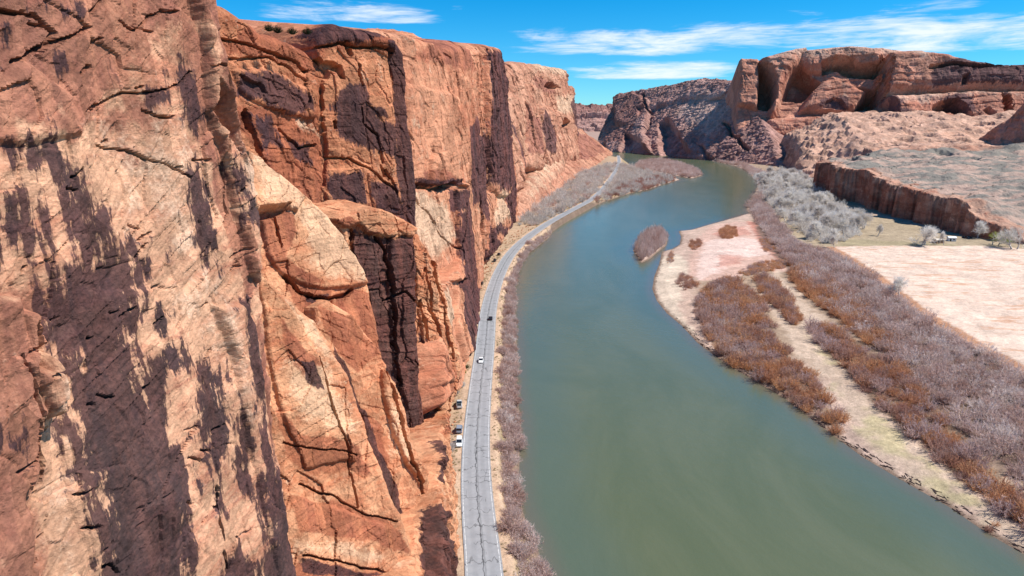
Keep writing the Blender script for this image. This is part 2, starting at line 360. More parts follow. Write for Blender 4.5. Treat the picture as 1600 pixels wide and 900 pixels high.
A_P = [
 ('varn_shade', [(32, 235), (45, 218), (80, 220), (100, 222), (116, 262), (132, 300), (140, 335), (134, 362), (118, 350), (108, 330), (95, 300), (80, 272), (62, 255), (52, 280), (36, 275)]),
 ('varn_shade', [(-20, 312), (20, 300), (32, 285), (45, 292), (65, 325), (68, 385), (50, 392), (20, 385), (-20, 405)]),
 ('varn_shade', [(95, 308), (118, 300), (138, 335), (165, 350), (160, 390), (150, 412), (128, 415), (118, 380)]),
 ('varn_shade', [(66, 490), (68, 450), (80, 435), (95, 440), (115, 420), (140, 415), (170, 372), (188, 398), (205, 390), (220, 420), (222, 440), (200, 470), (236, 470), (225, 500), (196, 520), (214, 560), (225, 590), (250, 560), (272, 552), (290, 570), (268, 600), (272, 640), (260, 680), (290, 690), (305, 740), (300, 800), (310, 900), (310, 1000), (145, 1000), (138, 860), (128, 770), (125, 700), (100, 610), (108, 560), (82, 530)]),
 ('varn_shade', [(225, 435), (226, 400), (236, 360), (246, 385), (245, 420), (236, 440)], .6),
 ('varn_shade', [(255, 412), (258, 390), (274, 388), (272, 415)], .5),
 ('varn_shade', [(288, 300), (302, 255), (318, 290), (328, 330), (340, 395), (345, 415), (320, 400), (300, 350)], .7),
 ('varn_shade', [(262, 120), (285, 92), (302, 120), (312, 165), (310, 218), (290, 205), (280, 150)], .7),
 ('varn_shade', [(82, 0), (128, 0), (122, 35), (100, 30)], .6), ('varn_shade', [(0, 30), (35, 10), (70, -20), (80, 40), (30, 60), (18, 100), (-20, 95)]),
 ('varn_shade', [(85, 70), (100, 72), (105, 105), (92, 98)], .5), ('varn_shade', [(228, 140), (262, 130), (264, 150), (230, 152)], .5),
 ('varn_shade', [(245, 560), (262, 530), (290, 540), (295, 590), (262, 600)], .6), ('varn_shade', [(238, 470), (256, 470), (270, 500), (262, 540), (240, 540)], .6),
 ('varn_shade', [(305, 570), (318, 556), (345, 570), (360, 610), (372, 660), (368, 700), (390, 680), (400, 720), (395, 770), (370, 750), (352, 730), (340, 760), (350, 800), (330, 790), (318, 690), (304, 640)]),
 ('varn_shade', [(365, 470), (385, 462), (402, 520), (410, 610), (400, 650), (385, 560)], .6),
 ('varn_shade', [(410, 640), (425, 700), (440, 760), (470, 890), (475, 1000), (410, 1000), (385, 900), (420, 860), (405, 760)], .9),
 ('varn_shade', [(345, 870), (370, 850), (400, 880), (400, 1000), (350, 1000)], .7),
 ('varn_shade', [(-40, 640), (20, 650), (36, 700), (0, 720), (-40, 710)], .8),
 ('varn_shade', [(338, 260), (352, 235), (372, 240), (392, 300), (398, 350), (378, 350), (360, 300)], .7),
 ('red', [(-60, -200), (330, -200), (330, 0), (280, 50), (250, 30), (160, 130), (120, 210), (0, 215), (-60, 215)], 1.5),
 ('red', [(80, 140), (125, 160), (132, 215), (110, 235), (90, 210)]), ('red', [(160, 160), (230, 160), (235, 200), (175, 205)]),
 ('red', [(285, 40), (312, 60), (328, 120), (340, 220), (362, 330), (395, 440), (385, 470), (362, 420), (330, 310), (302, 180)], .7),
 ('red', [(310, -100), (340, -100), (356, 100), (398, 260), (385, 260), (340, 150), (322, 40)], .7),
 ('red', [(-60, 455), (35, 462), (75, 640), (72, 740), (55, 760), (70, 900), (70, 1000), (-60, 1000)]),
 ('red', [(185, 230), (215, 235), (230, 270), (195, 275)], .7), ('red', [(400, 480), (412, 520), (440, 700), (425, 690), (405, 580)], .6),
 ('pale', [(145, 215), (290, 200), (300, 280), (320, 400), (280, 430), (250, 340), (190, 350), (150, 290)], 1.2),
 ('pale', [(245, 430), (340, 430), (390, 560), (405, 640), (390, 660), (350, 580), (310, 545), (260, 520)], 1.2),
 ('pale', [(60, 770), (110, 700), (130, 790), (140, 900), (140, 1000), (75, 1000), (60, 850)]), ('pale', [(70, 560), (100, 620), (118, 700), (80, 690), (75, 620)], .6),
 ('pale', [(0, 580), (18, 625), (20, 645), (0, 640)], .6), ('pale', [(360, 220), (400, 330), (404, 420), (390, 350), (372, 270)], .7)]
_s = lambda p: CAM+(np.array(p)-CAM)*.84
o = rock('cliff', _s((-30.7, 90, 5)), _s((-37.5, 58, 5)), _s((-36.2, 90, 108)), a_out, A_L, A_P, .15, M_A, rnd=1.6, k=4, back=22, rough=.5, scale=12, facet=.34, fs=4.5, warp=.8,
         strata=(.14, 1.9, -.5), unit=4.4, seed=1)
tag(o, 'huge near cliff face of tan sandstone with black varnish streaks, left foreground', 'cliff')

# leaning slabs at the foot of the wall: a skirt along the road, then overlapping flakes that face up the road
SK_out = [(670, 700), (688, 640), (704, 622), (704, 640), (703, 680), (710, 720), (716, 760), (720, 830), (724, 900), (730, 1010), (640, 1010), (642, 900), (656, 800)]
o = rock('cliff_base', (-12, 120, 5), (-25, 235, 5), (-48, 148, 85), SK_out,
 [('slab', [(656, 560), (690, 600), (705, 640), (702, 690), (714, 760), (722, 900), (726, 1010), (700, 1010), (690, 850), (672, 740), (660, 650)], 2.5, {'r': 1., 'k': 3, 'f': .1}), ('slab', [(675, 660), (690, 665), (700, 740), (712, 830), (716, 900), (700, 900), (688, 800), (676, 720)], 3.6, {'r': .8, 'k': 4}),
  ('crack', [(660, 700), (675, 780), (692, 860), (700, 900)], .6, {'d': 3, 'h': 2}), ('crack', [(690, 650), (700, 740), (712, 840)], .5, {'d': 2, 'h': 2})],
 [('varn_shade', [(668, 790), (690, 810), (700, 860), (715, 900), (715, 1000), (690, 1000), (680, 860)], .5), ('varn_shade', [(680, 690), (690, 700), (694, 760), (686, 750)], .4), ('red', [(690, 600), (708, 640), (704, 690), (690, 680)], .6)],
 .2, M_S, rnd=1.2, k=3.5, back=10, rough=.8, scale=12, facet=.8, fs=4., warp=1.1, strata=(.2, 2.2, -.6), unit=3., seed=2, joints=(1.4, 3.5, 4.5, -.5))
tag(o, 'broken orange rock skirt rising directly from the near road shoulder', 'cliff')
def flake(p0, lean, dirv=(-.75, -.66)):
    p0 = np.array(p0, float); d = np.array([dirv[0], dirv[1], 0.]); inn = np.array([dirv[1], -dirv[0], 0.]); return p0, p0+d*30, p0+inn*100*math.tan(R_(lean))+np.array([0, 0, 100.])
T_o = [(522, 340), (545, 331), (570, 327), (592, 325), (612, 333), (632, 344), (652, 357), (648, 372), (650, 420), (653, 520), (658, 600), (666, 690), (675, 780), (690, 880), (640, 900), (600, 700), (575, 560), (560, 470), (548, 400), (530, 356)]
o = rock('rock_pillar', *flake((-21, 180, 5), 9), T_o,
 [('slab', [(515, 338), (592, 320), (660, 355), (650, 368), (630, 366), (615, 374), (592, 369), (575, 362), (562, 350), (545, 354), (530, 348)], 1.6, {'r': .9, 'k': 3.5}), ('slab', [(612, 372), (646, 372), (650, 460), (652, 560), (640, 640), (622, 600), (612, 500)], 1.2, {'r': .5, 'k': 4}),
  ('crack', [(588, 372), (602, 395), (612, 440), (614, 520), (622, 600)], .55, {'d': 4}), ('crack', [(548, 360), (552, 400), (566, 470), (584, 540)], .6, {'d': 4}), ('pit', [(600, 440), (612, 436), (614, 470), (604, 476)], 1., {'k': 3}), ('crack', [(600, 470), (630, 455), (650, 470)], .4, {'d': 1.5})],
 [('varn_shade', [(545, 360), (592, 373), (655, 372), (655, 450), (656, 520), (662, 600), (672, 720), (690, 880), (640, 820), (600, 640), (570, 520), (553, 430)], 1.1), ('pale', [(575, 452), (600, 448), (622, 456), (620, 488), (598, 500), (580, 490)], .35), ('pale', [(600, 540), (625, 530), (640, 560), (612, 570)], .3), ('red', [(520, 345), (545, 336), (560, 350), (590, 366), (570, 370)], .4), ('red', [(560, 420), (590, 440), (600, 520), (580, 500)], .5)],
 .22, M_S, rnd=.9, k=5, back=16, rough=.5, scale=10, facet=.5, fs=4.5, warp=.7, strata=(.2, 2., .1), unit=3., seed=14, joints=(.8, 4., 3., -.1))
tag(o, 'dark varnished rock pillar with a pale overhanging cap, in front of the orange tower', 'rock pillar')
o = rock('rock_slab', *flake((-16.5, 196, 5), 17), [(636, 374), (652, 366), (670, 393), (684, 420), (696, 455), (706, 500), (716, 550), (724, 578), (716, 612), (704, 640), (702, 720), (660, 740), (645, 600), (640, 470)],
 [('slab', [(645, 380), (668, 395), (680, 440), (690, 500), (700, 560), (706, 640), (680, 640), (664, 540), (652, 450)], 1.5, {'r': .6, 'k': 4}), ('crack', [(660, 420), (676, 500), (692, 570), (702, 625)], .5, {'d': 3}), ('crack', [(655, 470), (668, 560), (680, 640)], .6, {'d': 4}), ('crack', [(672, 400), (692, 470), (708, 560)], .45, {'d': 3})],
 [('varn_shade', [(655, 520), (664, 540), (676, 640), (668, 690), (658, 620)], .4), ('red', [(690, 560), (712, 560), (716, 600), (700, 620)], .5)],
 .22, M_S, rnd=.8, k=4, back=16, rough=.6, scale=9, facet=.7, fs=3.5, warp=.8, strata=(.25, 2., .5), unit=3., seed=15, joints=(1.2, 3.5, 4., -.35))
tag(o, 'jointed tan rock slab leaning beside the dark capped pillar above the pullout', 'rock slab')
SA_o = [(380, 236), (405, 246), (423, 261), (447, 281), (480, 308), (513, 341), (540, 371), (560, 405), (573, 440), (585, 480), (592, 530), (600, 600), (440, 600), (395, 470), (385, 330)]
o = rock('rock_slab', *flake((-14, 122, 5), 24), SA_o,
 [('slab', [(380, 230), (405, 246), (480, 308), (540, 371), (578, 440), (545, 449), (513, 450), (480, 441), (447, 428), (423, 394), (404, 345)], 1., {'r': .6, 'k': 3}), ('slab', [(380, 230), (405, 246), (480, 308), (470, 330), (452, 325), (430, 322), (400, 326)], 2.5, {'r': .5, 'k': 6}),
  ('slab', [(516, 466), (550, 452), (574, 458), (594, 530), (600, 600), (560, 600), (530, 510)], 1.4, {'r': .4, 'k': 5}), ('pit', [(405, 322), (453, 321), (445, 330), (418, 338), (404, 340)], 2.2, {'h': 2, 'k': 5}), ('crack', [(512, 468), (540, 463), (552, 451)], .45, {'d': 2, 'h': 1}), ('crack', [(430, 335), (436, 360), (446, 382)], .22, {'d': 1, 'h': 2}),
  ('crack', [(447, 428), (470, 452), (500, 462), (515, 468)], .5, {'d': 2.5, 'h': 1})],
 [('red', [(405, 335), (460, 330), (462, 365), (448, 400), (480, 425), (505, 441), (450, 427), (425, 400), (400, 362)], .7), ('red', [(510, 380), (537, 383), (555, 413), (537, 420), (517, 403)], .5), ('red', [(517, 467), (550, 453), (574, 460), (590, 505), (602, 590), (560, 590), (525, 500)], .5), ('red', [(440, 430), (512, 452), (520, 520), (495, 520), (460, 465)], .6),
  ('pale', [(390, 244), (423, 262), (480, 309), (540, 372), (572, 437), (520, 440), (480, 415), (466, 345), (430, 325), (400, 325)], .8), ('varn_shade', [(470, 455), (512, 462), (510, 474), (480, 470)], .3)],
 .19, M_S, rnd=.8, k=5, back=14, rough=.5, scale=12, facet=.4, fs=5, warp=.8, strata=(.12, 2., -.2), unit=3., seed=16)
tag(o, 'big cream topped rock slab leaning against the wall right of the near face', 'rock slab')
SC_o = [(495, 478), (516, 466), (550, 490), (575, 520), (592, 545), (606, 575), (622, 602), (636, 650), (646, 686), (670, 732), (676, 790), (692, 850), (706, 1010), (560, 1010), (500, 700), (490, 560)]
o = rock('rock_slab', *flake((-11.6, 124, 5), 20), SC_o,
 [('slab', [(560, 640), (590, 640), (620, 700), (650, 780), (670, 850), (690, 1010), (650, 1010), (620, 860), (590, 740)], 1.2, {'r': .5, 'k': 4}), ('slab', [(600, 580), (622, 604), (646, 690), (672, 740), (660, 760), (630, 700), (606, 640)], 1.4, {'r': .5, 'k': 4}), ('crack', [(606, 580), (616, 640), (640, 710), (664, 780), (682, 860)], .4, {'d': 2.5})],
 [('varn_shade', [(520, 540), (548, 580), (572, 650), (600, 720), (626, 790), (652, 870), (640, 870), (600, 780), (560, 680), (525, 600)], .25), ('red', [(570, 650), (592, 660), (606, 720), (596, 730)], .4), ('red', [(500, 480), (550, 495), (590, 550), (560, 580), (520, 540)], .5), ('pale', [(600, 600), (640, 690), (640, 740), (610, 690)], .5), ('varn_shade', [(655, 770), (672, 790), (680, 840), (664, 820)], .4)],  # first long strip: overhang shade along the neighbouring slab's edge, painted as dark colour
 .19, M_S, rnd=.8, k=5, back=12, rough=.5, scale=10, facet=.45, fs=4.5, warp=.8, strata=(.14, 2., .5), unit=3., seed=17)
tag(o, 'narrow orange rock slab between two diagonal cracks at the lower centre', 'rock slab')
SB_o = [(370, 415), (412, 430), (430, 447), (465, 471), (495, 500), (520, 540), (545, 582), (566, 648), (595, 722), (620, 788), (646, 858), (665, 1010), (665, 1120), (340, 1120), (350, 600)]
o = rock('rock_slab', *flake((-13, 101, 5), 19), SB_o,
 [('slab', [(400, 425), (430, 446), (470, 500), (500, 560), (530, 640), (560, 720), (480, 730), (440, 640), (425, 560)], .8, {'r': .4, 'k': 2}), ('slab', [(440, 770), (540, 795), (620, 830), (670, 1120), (440, 1120)], .7, {'r': .4, 'k': 3}), ('crack', [(470, 758), (520, 775), (570, 800), (620, 818)], .16, {'d': .8}), ('crack', [(440, 690), (500, 705), (560, 712)], .13, {'d': .7}), ('crack', [(470, 865), (540, 880), (600, 893), (640, 880)], .18, {'d': .9}), ('crack', [(500, 560), (512, 620), (540, 700), (560, 790)], .2, {'d': 1.2})],
 [('red', [(440, 650), (470, 680), (560, 700), (575, 735), (480, 735), (450, 710)], .5), ('red', [(440, 500), (465, 530), (500, 570), (485, 600), (455, 560)], .5), ('red', [(450, 780), (520, 785), (600, 812), (640, 860), (560, 840), (470, 830)], .5), ('red', [(465, 880), (600, 900), (660, 940), (660, 1000), (465, 1000)], .6), ('varn_shade', [(465, 560), (490, 565), (505, 610), (480, 600)], .3), ('varn_shade', [(470, 870), (520, 885), (600, 900), (520, 900), (470, 890)], .3),
  ('pale', [(450, 560), (520, 580), (570, 690), (480, 670), (445, 620)], .8), ('pale', [(455, 840), (540, 845), (610, 870), (560, 882), (470, 862)], .5), ('pale', [(440, 460), (490, 500), (530, 570), (500, 550), (460, 500)], .5)],
 .16, M_S, rnd=1.2, k=4, back=12, rough=.5, scale=11, facet=.42, fs=4.5, warp=.8, strata=(.13, 1.8, -.25), unit=2.6, seed=18)
tag(o, 'large orange rock slab filling the lower centre beside the near face', 'rock slab')

B1_out = [(300, -60), (330, 0), (345, 3), (372, 8), (386, 22), (403, 32), (410, 42), (430, 52), (455, 62), (478, 72), (490, 85), (515, 112), (518, 190), (522, 260), (530, 330), (540, 480), (330, 480)]
o = rock('cliff_buttress', (-68.5, 158, 5), (-53.5, 201, 5), (-74, 156, 105), B1_out,
 [('slab', [(370, 112), (400, 105), (455, 120), (490, 140), (495, 185), (470, 178), (420, 172), (385, 150)], 1.2, {'r': 1, 'k': 2}),
  ('slab', [(380, 180), (480, 190), (500, 260), (510, 330), (500, 345), (440, 290), (405, 245)], -1.5, {'r': 1}),
  ('pit', [(372, 120), (402, 130), (412, 148), (396, 142), (378, 132)], 1.5, {'k': 3}), ('crack', [(345, 60), (400, 72), (450, 95), (480, 110)], .5, {'d': 1.3}), ('crack', [(350, 95), (420, 90), (480, 125)], .4, {'d': 1}),
  ('crack', [(440, 205), (465, 228), (495, 230)], .5, {'d': 1.4}), ('crack', [(385, 180), (400, 225), (412, 250)], 1., {'d': 4}), ('crack', [(470, 170), (478, 160), (480, 130)], .5, {'d': 2})],
 [('varn_shade', [(368, 116), (420, 112), (450, 128), (488, 150), (490, 172), (440, 172), (400, 160), (375, 148)], .9), ('varn_shade', [(390, 180), (430, 190), (440, 230), (410, 230)], .8), ('varn_shade', [(445, 215), (480, 225), (490, 260), (455, 240)], .6),
  ('red', [(370, 170), (495, 180), (505, 260), (512, 340), (480, 320), (420, 260), (385, 215)], 1.3), ('pale', [(455, 180), (495, 200), (500, 215), (470, 200)], .5), ('red', [(345, 0), (385, 20), (480, 75), (480, 110), (350, 80)], 1.)],
 .26, M_B, rnd=3, k=4, back=24, rough=.9, scale=14, facet=.5, fs=5, warp=1.2, strata=(.2, 2.6, -.25), unit=4., seed=3, joints=(.35, 6., 2., .1), crown=([(340, 2), (386, 24), (410, 44), (480, 74), (520, 100)], 3.5), cap_slope=1.2)
tag(o, 'layered reddish cliff buttress beyond the near face, its ledged top meeting the sky', 'cliff')

B2_out = [(484, 82), (488, 62), (500, 44), (520, 37), (545, 40), (575, 48), (605, 56), (622, 66), (632, 84), (637, 170), (645, 250), (650, 320), (650, 345), (655, 400), (655, 640), (500, 640), (494, 380), (490, 180), (486, 100)]
o = rock('cliff_tower', (-58, 200, 5), (-28.5, 228, 5), (-62.5, 205, 112), B2_out,
 [('slab', [(470, 70), (560, 62), (600, 58), (606, 66), (611, 120), (616, 200), (624, 300), (632, 400), (636, 640), (470, 640), (470, 300)], 4., {'r': .7, 'k': 1.6}),
  ('slab', [(484, 52), (520, 37), (575, 48), (620, 66), (622, 76), (560, 66), (490, 72)], 5., {'r': 1.5, 'k': 2}),
  ('slab', [(515, 265), (560, 258), (572, 290), (575, 325), (520, 335), (512, 300)], 4.4, {'r': .8, 'k': 3}), ('slab', [(572, 270), (590, 258), (600, 275), (622, 295), (630, 335), (585, 330)], 4.6, {'r': .6, 'k': 3}),
  ('slab', [(513, 300), (528, 305), (530, 350), (516, 350)], 5.5, {'r': .8, 'k': 4}),
  ('pit', [(495, 98), (515, 97), (532, 104), (538, 124), (533, 122), (525, 112), (512, 108), (508, 122), (496, 130)], 3., {'k': 4, 'h': 3}), ('pit', [(496, 205), (508, 212), (511, 238), (506, 292), (498, 292)], 2.5, {'k': 3, 'h': 3}),
  ('pit', [(592, 256), (598, 262), (602, 274), (596, 272)], 1.5, {'k': 4, 'h': 4}), ('crack', [(495, 95), (495, 190), (500, 205)], 1., {'d': 4, 'h': 2}), ('crack', [(562, 100), (560, 115), (565, 135)], .45, {'d': 2, 'h': 3}),
  ('crack', [(565, 170), (568, 195), (590, 215), (594, 252)], .4, {'d': 1.3, 'h': 3}), ('crack', [(538, 66), (548, 78), (552, 85)], .8, {'d': 2, 'h': 4}), ('crack', [(500, 250), (540, 246), (570, 262), (620, 300)], .4, {'d': 1.2, 'h': 3}),
  ('crack', [(518, 190), (522, 202)], .5, {'d': 2, 'h': 3}), ('crack', [(484, 73), (530, 68), (622, 80)], .5, {'d': 1.4, 'h': 4}), ('crack', [(600, 262), (615, 285), (628, 320)], .5, {'d': 1.6, 'h': 4})],
 [('varn_shade', [(482, 56), (500, 42), (530, 36), (570, 46), (600, 58), (560, 62), (500, 66)], .6), ('varn_shade', [(517, 160), (525, 140), (545, 128), (570, 135), (580, 168), (600, 190), (622, 198), (625, 252), (600, 238), (560, 232), (530, 215)], .9), ('varn_shade', [(512, 268), (540, 270), (562, 262), (574, 318), (548, 322), (520, 330)], .7),
  ('varn_shade', [(575, 285), (600, 283), (628, 305), (634, 338), (590, 332)], .7), ('varn_shade', [(608, 66), (645, 80), (655, 250), (660, 400), (634, 400), (625, 300), (617, 200), (612, 120)], .35), ('varn_shade', [(565, 160), (600, 170), (605, 185), (570, 182)], .5),
  ('red', [(490, 45), (530, 36), (615, 62), (622, 90), (560, 68), (495, 78)], 1.), ('red', [(500, 205), (512, 215), (515, 290), (500, 290)], .6), ('red', [(510, 320), (640, 320), (650, 400), (510, 400)], 1.)],
 .26, M_B, rnd=1., k=5, back=30, rough=.7, scale=15, facet=.55, fs=6, warp=1., strata=(.12, 2.8, .06), unit=4., seed=4, joints=(.4, 8., 2.5, .05), crown=([(470, 80), (486, 64), (500, 43), (520, 37), (545, 38), (605, 52), (640, 72)], 5), cap_slope=1.2)
tag(o, 'square orange cliff tower with dark varnish panels and a domed dark cap', 'cliff')

C1_out = [(560, 60), (600, 45), (640, 50), (668, 60), (684, 72), (690, 80), (697, 68), (712, 62), (724, 66), (733, 82), (738, 80), (745, 110), (750, 200), (752, 300), (752, 420), (752, 500), (748, 545), (735, 590), (715, 610), (600, 610), (600, 200)]
o = rock('cliff_wall', (-42, 245, 5), (-20, 335, 5), (-52, 245, 118), C1_out,
 [('slab', [(640, 52), (690, 66), (735, 72), (738, 150), (735, 288), (640, 288)], 3., {'r': 3, 'k': 2.5}), ('slab', [(640, 130), (690, 140), (722, 150), (724, 286), (640, 288)], 4.5, {'r': 2.5, 'k': 2}),
  ('slab', [(682, 250), (688, 236), (698, 235), (706, 250), (716, 286), (680, 288)], 7., {'r': 1, 'k': 4}), ('slab', [(640, 293), (722, 296), (728, 400), (725, 450), (640, 460)], 3.5, {'r': 1.5, 'k': 3}),
  ('slab', [(718, 290), (735, 285), (742, 400), (748, 500), (742, 545), (728, 560), (720, 520), (716, 450), (722, 400)], 6., {'r': 1, 'k': 4}), ('slab', [(684, 455), (700, 448), (712, 500), (722, 590), (690, 590)], 4., {'r': 1.5, 'k': 3}),
  ('pit', [(640, 287), (705, 286), (724, 291), (724, 297), (650, 295)], 3.5, {'k': 6, 'h': 3, 'r': .6}), ('pit', [(700, 441), (724, 438), (717, 462), (708, 450)], 4., {'k': 4, 'h': 3}), ('pit', [(678, 262), (684, 245), (684, 288), (678, 288)], 4., {'k': 5, 'h': 4}),
  ('crack', [(733, 72), (738, 180), (740, 300)], .9, {'d': 3, 'h': 2}), ('crack', [(722, 320), (716, 385), (720, 430)], .8, {'d': 3, 'h': 3}), ('crack', [(640, 300), (690, 372), (716, 392)], .5, {'d': 1.5, 'h': 3}), ('crack', [(668, 64), (690, 70), (702, 90)], .9, {'d': 2, 'h': 2})],
 [('varn_shade', [(700, 300), (722, 298), (724, 330), (704, 328)], .6), ('varn_shade', [(718, 330), (735, 320), (744, 480), (735, 550), (725, 545), (716, 440)], .8), ('varn_shade', [(735, 80), (748, 90), (752, 300), (740, 320), (735, 200)], .6),
  ('varn_shade', [(640, 280), (720, 282), (720, 288), (640, 290)], .3), ('red', [(640, 52), (735, 70), (735, 110), (690, 100), (640, 90)], 1.2), ('red', [(660, 270), (690, 262), (715, 286), (660, 287)], .6),  # thin dark band at the gap: under-ledge shade painted into the rock colour
  ('pale', [(635, 296), (670, 300), (698, 312), (705, 335), (716, 372), (680, 420), (660, 385), (640, 372)], 1.), ('pale', [(684, 460), (700, 450), (708, 500), (695, 500)], .8)],
 .36, M_C, rnd=3, k=4, back=40, rough=.9, scale=18, facet=.6, fs=7, warp=1.2, strata=(.12, 3.4, 0.), unit=4.5, seed=5, joints=(.6, 9., 4., .03), crown=([(560, 55), (600, 42), (640, 49), (668, 58), (690, 78), (698, 66), (712, 60), (724, 64), (734, 82), (750, 76)], 6), cap_slope=1.2)
tag(o, 'tall peach cliff wall split by a horizontal black gap, behind the orange tower', 'cliff')

K_out = [(684, 452), (700, 440), (716, 405), (722, 345), (732, 322), (738, 335), (741, 400), (744, 450), (744, 490), (741, 530), (733, 572), (724, 604), (712, 614), (698, 628), (690, 590), (684, 520)]
o = rock('cliff_foot', (-16.5, 225, 5), (-19, 345, 5), (-27, 230, 45), K_out,
 [('slab', [(718, 345), (732, 325), (741, 340), (747, 410), (750, 480), (744, 545), (732, 560), (722, 520), (716, 450)], 2.5, {'r': .6, 'k': 5}), ('slab', [(684, 452), (700, 443), (706, 470), (712, 520), (720, 590), (700, 600), (690, 540)], 1.5, {'r': .8, 'k': 4}),
  ('pit', [(702, 440), (724, 437), (717, 462), (708, 450)], 3., {'k': 5}), ('crack', [(712, 470), (716, 520), (724, 570)], .5, {'d': 3})],
 [('varn_shade', [(718, 350), (732, 325), (742, 345), (748, 420), (750, 480), (744, 545), (730, 560), (721, 500), (716, 440)], .5), ('pale', [(684, 455), (700, 445), (708, 500), (700, 530), (690, 510)], .5)],
 .3, M_C, rnd=1.2, k=4, back=14, rough=.6, scale=12, facet=.5, fs=5, warp=.8, strata=(.2, 2.5, 0.), unit=4., seed=12, joints=(1.2, 5., 5., .03))
tag(o, 'dark varnished rock pillars at the cliff foot right beside the straight road', 'cliff')
C2_out = [(700, 80), (738, 66), (762, 70), (783, 74), (788, 95), (794, 150), (800, 215), (806, 262), (811, 310), (813, 340), (806, 362), (790, 374), (772, 392), (759, 416), (749, 450), (742, 500), (720, 520), (700, 300)]
o = rock('cliff_wall', (-26, 322, 5), (-4, 560, 5), (-36, 322, 125), C2_out,
 [('slab', [(740, 66), (758, 70), (760, 200), (763, 330), (758, 420), (745, 480), (740, 300)], 4, {'r': 2, 'k': 4}), ('slab', [(762, 70), (784, 75), (790, 140), (796, 230), (800, 300), (790, 310), (775, 300), (766, 200)], 8, {'r': 2, 'k': 4}),
  ('slab', [(768, 300), (790, 310), (800, 350), (778, 390), (766, 400), (762, 350)], 6, {'r': 4, 'k': 1.5}), ('crack', [(762, 72), (764, 200), (767, 300), (764, 380)], 1.4, {'d': 6, 'h': 3}), ('crack', [(776, 80), (780, 200), (784, 300)], 1., {'d': 4, 'h': 6}),
  ('crack', [(750, 100), (752, 250), (752, 400)], 1., {'d': 4, 'h': 3}), ('crack', [(792, 150), (798, 250), (804, 330)], 1.4, {'d': 5, 'h': 5}), ('pit', [(778, 260), (784, 262), (783, 274), (779, 272)], 4, {'h': 7})],
 [('varn_shade', [(762, 80), (786, 85), (794, 160), (802, 250), (808, 320), (800, 330), (788, 300), (770, 290), (764, 200)], 1.), ('varn_shade', [(742, 200), (758, 220), (760, 400), (750, 440), (745, 320)], .7), ('varn_shade', [(790, 310), (806, 320), (806, 350), (795, 365)], .6), ('varn_shade', [(768, 360), (776, 350), (780, 390), (770, 395)], .5),
  ('red', [(738, 66), (784, 74), (786, 100), (745, 90)], 1.), ('pale', [(768, 295), (788, 300), (790, 340), (776, 360), (768, 345)], .8)],
 .55, M_C, rnd=4, k=4, back=50, rough=1.3, scale=22, facet=1.0, fs=10, warp=1.8, strata=(.35, 4., 0.), unit=7., seed=6, joints=(3., 11., 6., .02), crown=([(700, 76), (738, 66), (762, 70), (790, 78)], 10), cap_slope=1.2)
tag(o, 'dark streaked cliff wall dropping to the bend of the road', 'cliff')

D_out = [(770, 110), (788, 94), (800, 91), (820, 90), (842, 95), (862, 99), (882, 103), (887, 112), (889, 132), (894, 133), (899, 140), (900, 165), (903, 200), (906, 235), (906, 262), (880, 290), (830, 350), (800, 350), (770, 300)]
o = rock('cliff_headland', (-28, 610, 5), (128, 1370, 5), (-75, 610, 160), D_out,
 [('slab', [(792, 92), (828, 92), (832, 118), (843, 160), (850, 230), (850, 262), (800, 262), (792, 160)], 14, {'r': 7, 'k': 2.5}), ('slab', [(842, 165), (880, 175), (902, 195), (906, 250), (862, 262), (848, 240)], 10, {'r': 10, 'k': 2}),
  ('slab', [(800, 140), (814, 160), (822, 300), (806, 300), (798, 220)], 18, {'r': 4, 'k': 4}), ('pit', [(874, 203), (879, 187), (889, 178), (898, 189), (899, 202)], 45, {'k': 3, 'h': 8}), ('pit', [(854, 134), (860, 126), (872, 131), (878, 138), (862, 140)], 16, {'k': 2.5, 'h': 4}),
  ('pit', [(816, 220), (822, 205), (830, 195), (824, 225), (820, 240)], 10, {'k': 3, 'h': 12}), ('crack', [(826, 110), (846, 150), (842, 180)], 4, {'d': 8, 'h': 6}), ('crack', [(820, 165), (828, 190), (838, 232)], 3, {'d': 8, 'h': 12}), ('crack', [(850, 190), (856, 215), (852, 240)], 3, {'d': 6, 'h': 8})],
 [('varn_shade', [(845, 170), (860, 180), (870, 215), (866, 240), (852, 235), (846, 200)], .7), ('varn_shade', [(800, 190), (806, 200), (810, 280), (802, 280)], .5), ('varn_shade', [(888, 132), (899, 140), (903, 200), (898, 215), (892, 160)], .6), ('red', [(830, 118), (870, 130), (868, 145), (840, 140)], .7),
  ('pale', [(792, 94), (820, 92), (880, 104), (880, 122), (830, 110)], 1.), ('pale', [(868, 148), (900, 160), (900, 178), (875, 180)], .8), ('red', [(820, 160), (845, 200), (845, 240), (824, 240)], .6)],
 1.3, M_D, rnd=8, k=3.5, back=120, rough=3.2, scale=50, facet=1.8, fs=20, warp=4, strata=(.9, 9., 0.), unit=14., seed=7, joints=(5., 30., 4., .05), crown=([(770, 100), (800, 91), (842, 95), (884, 104), (905, 140)], 22), cap_slope=1.5)
tag(o, 'distant rounded cliff headland with an arched alcove at the end of the left wall', 'cliff')
T_out = [(800, 300), (830, 250), (850, 225), (870, 205), (890, 200), (908, 200), (922, 212), (940, 226), (958, 238), (960, 246), (930, 262), (890, 286), (850, 320), (815, 352), (800, 360)]
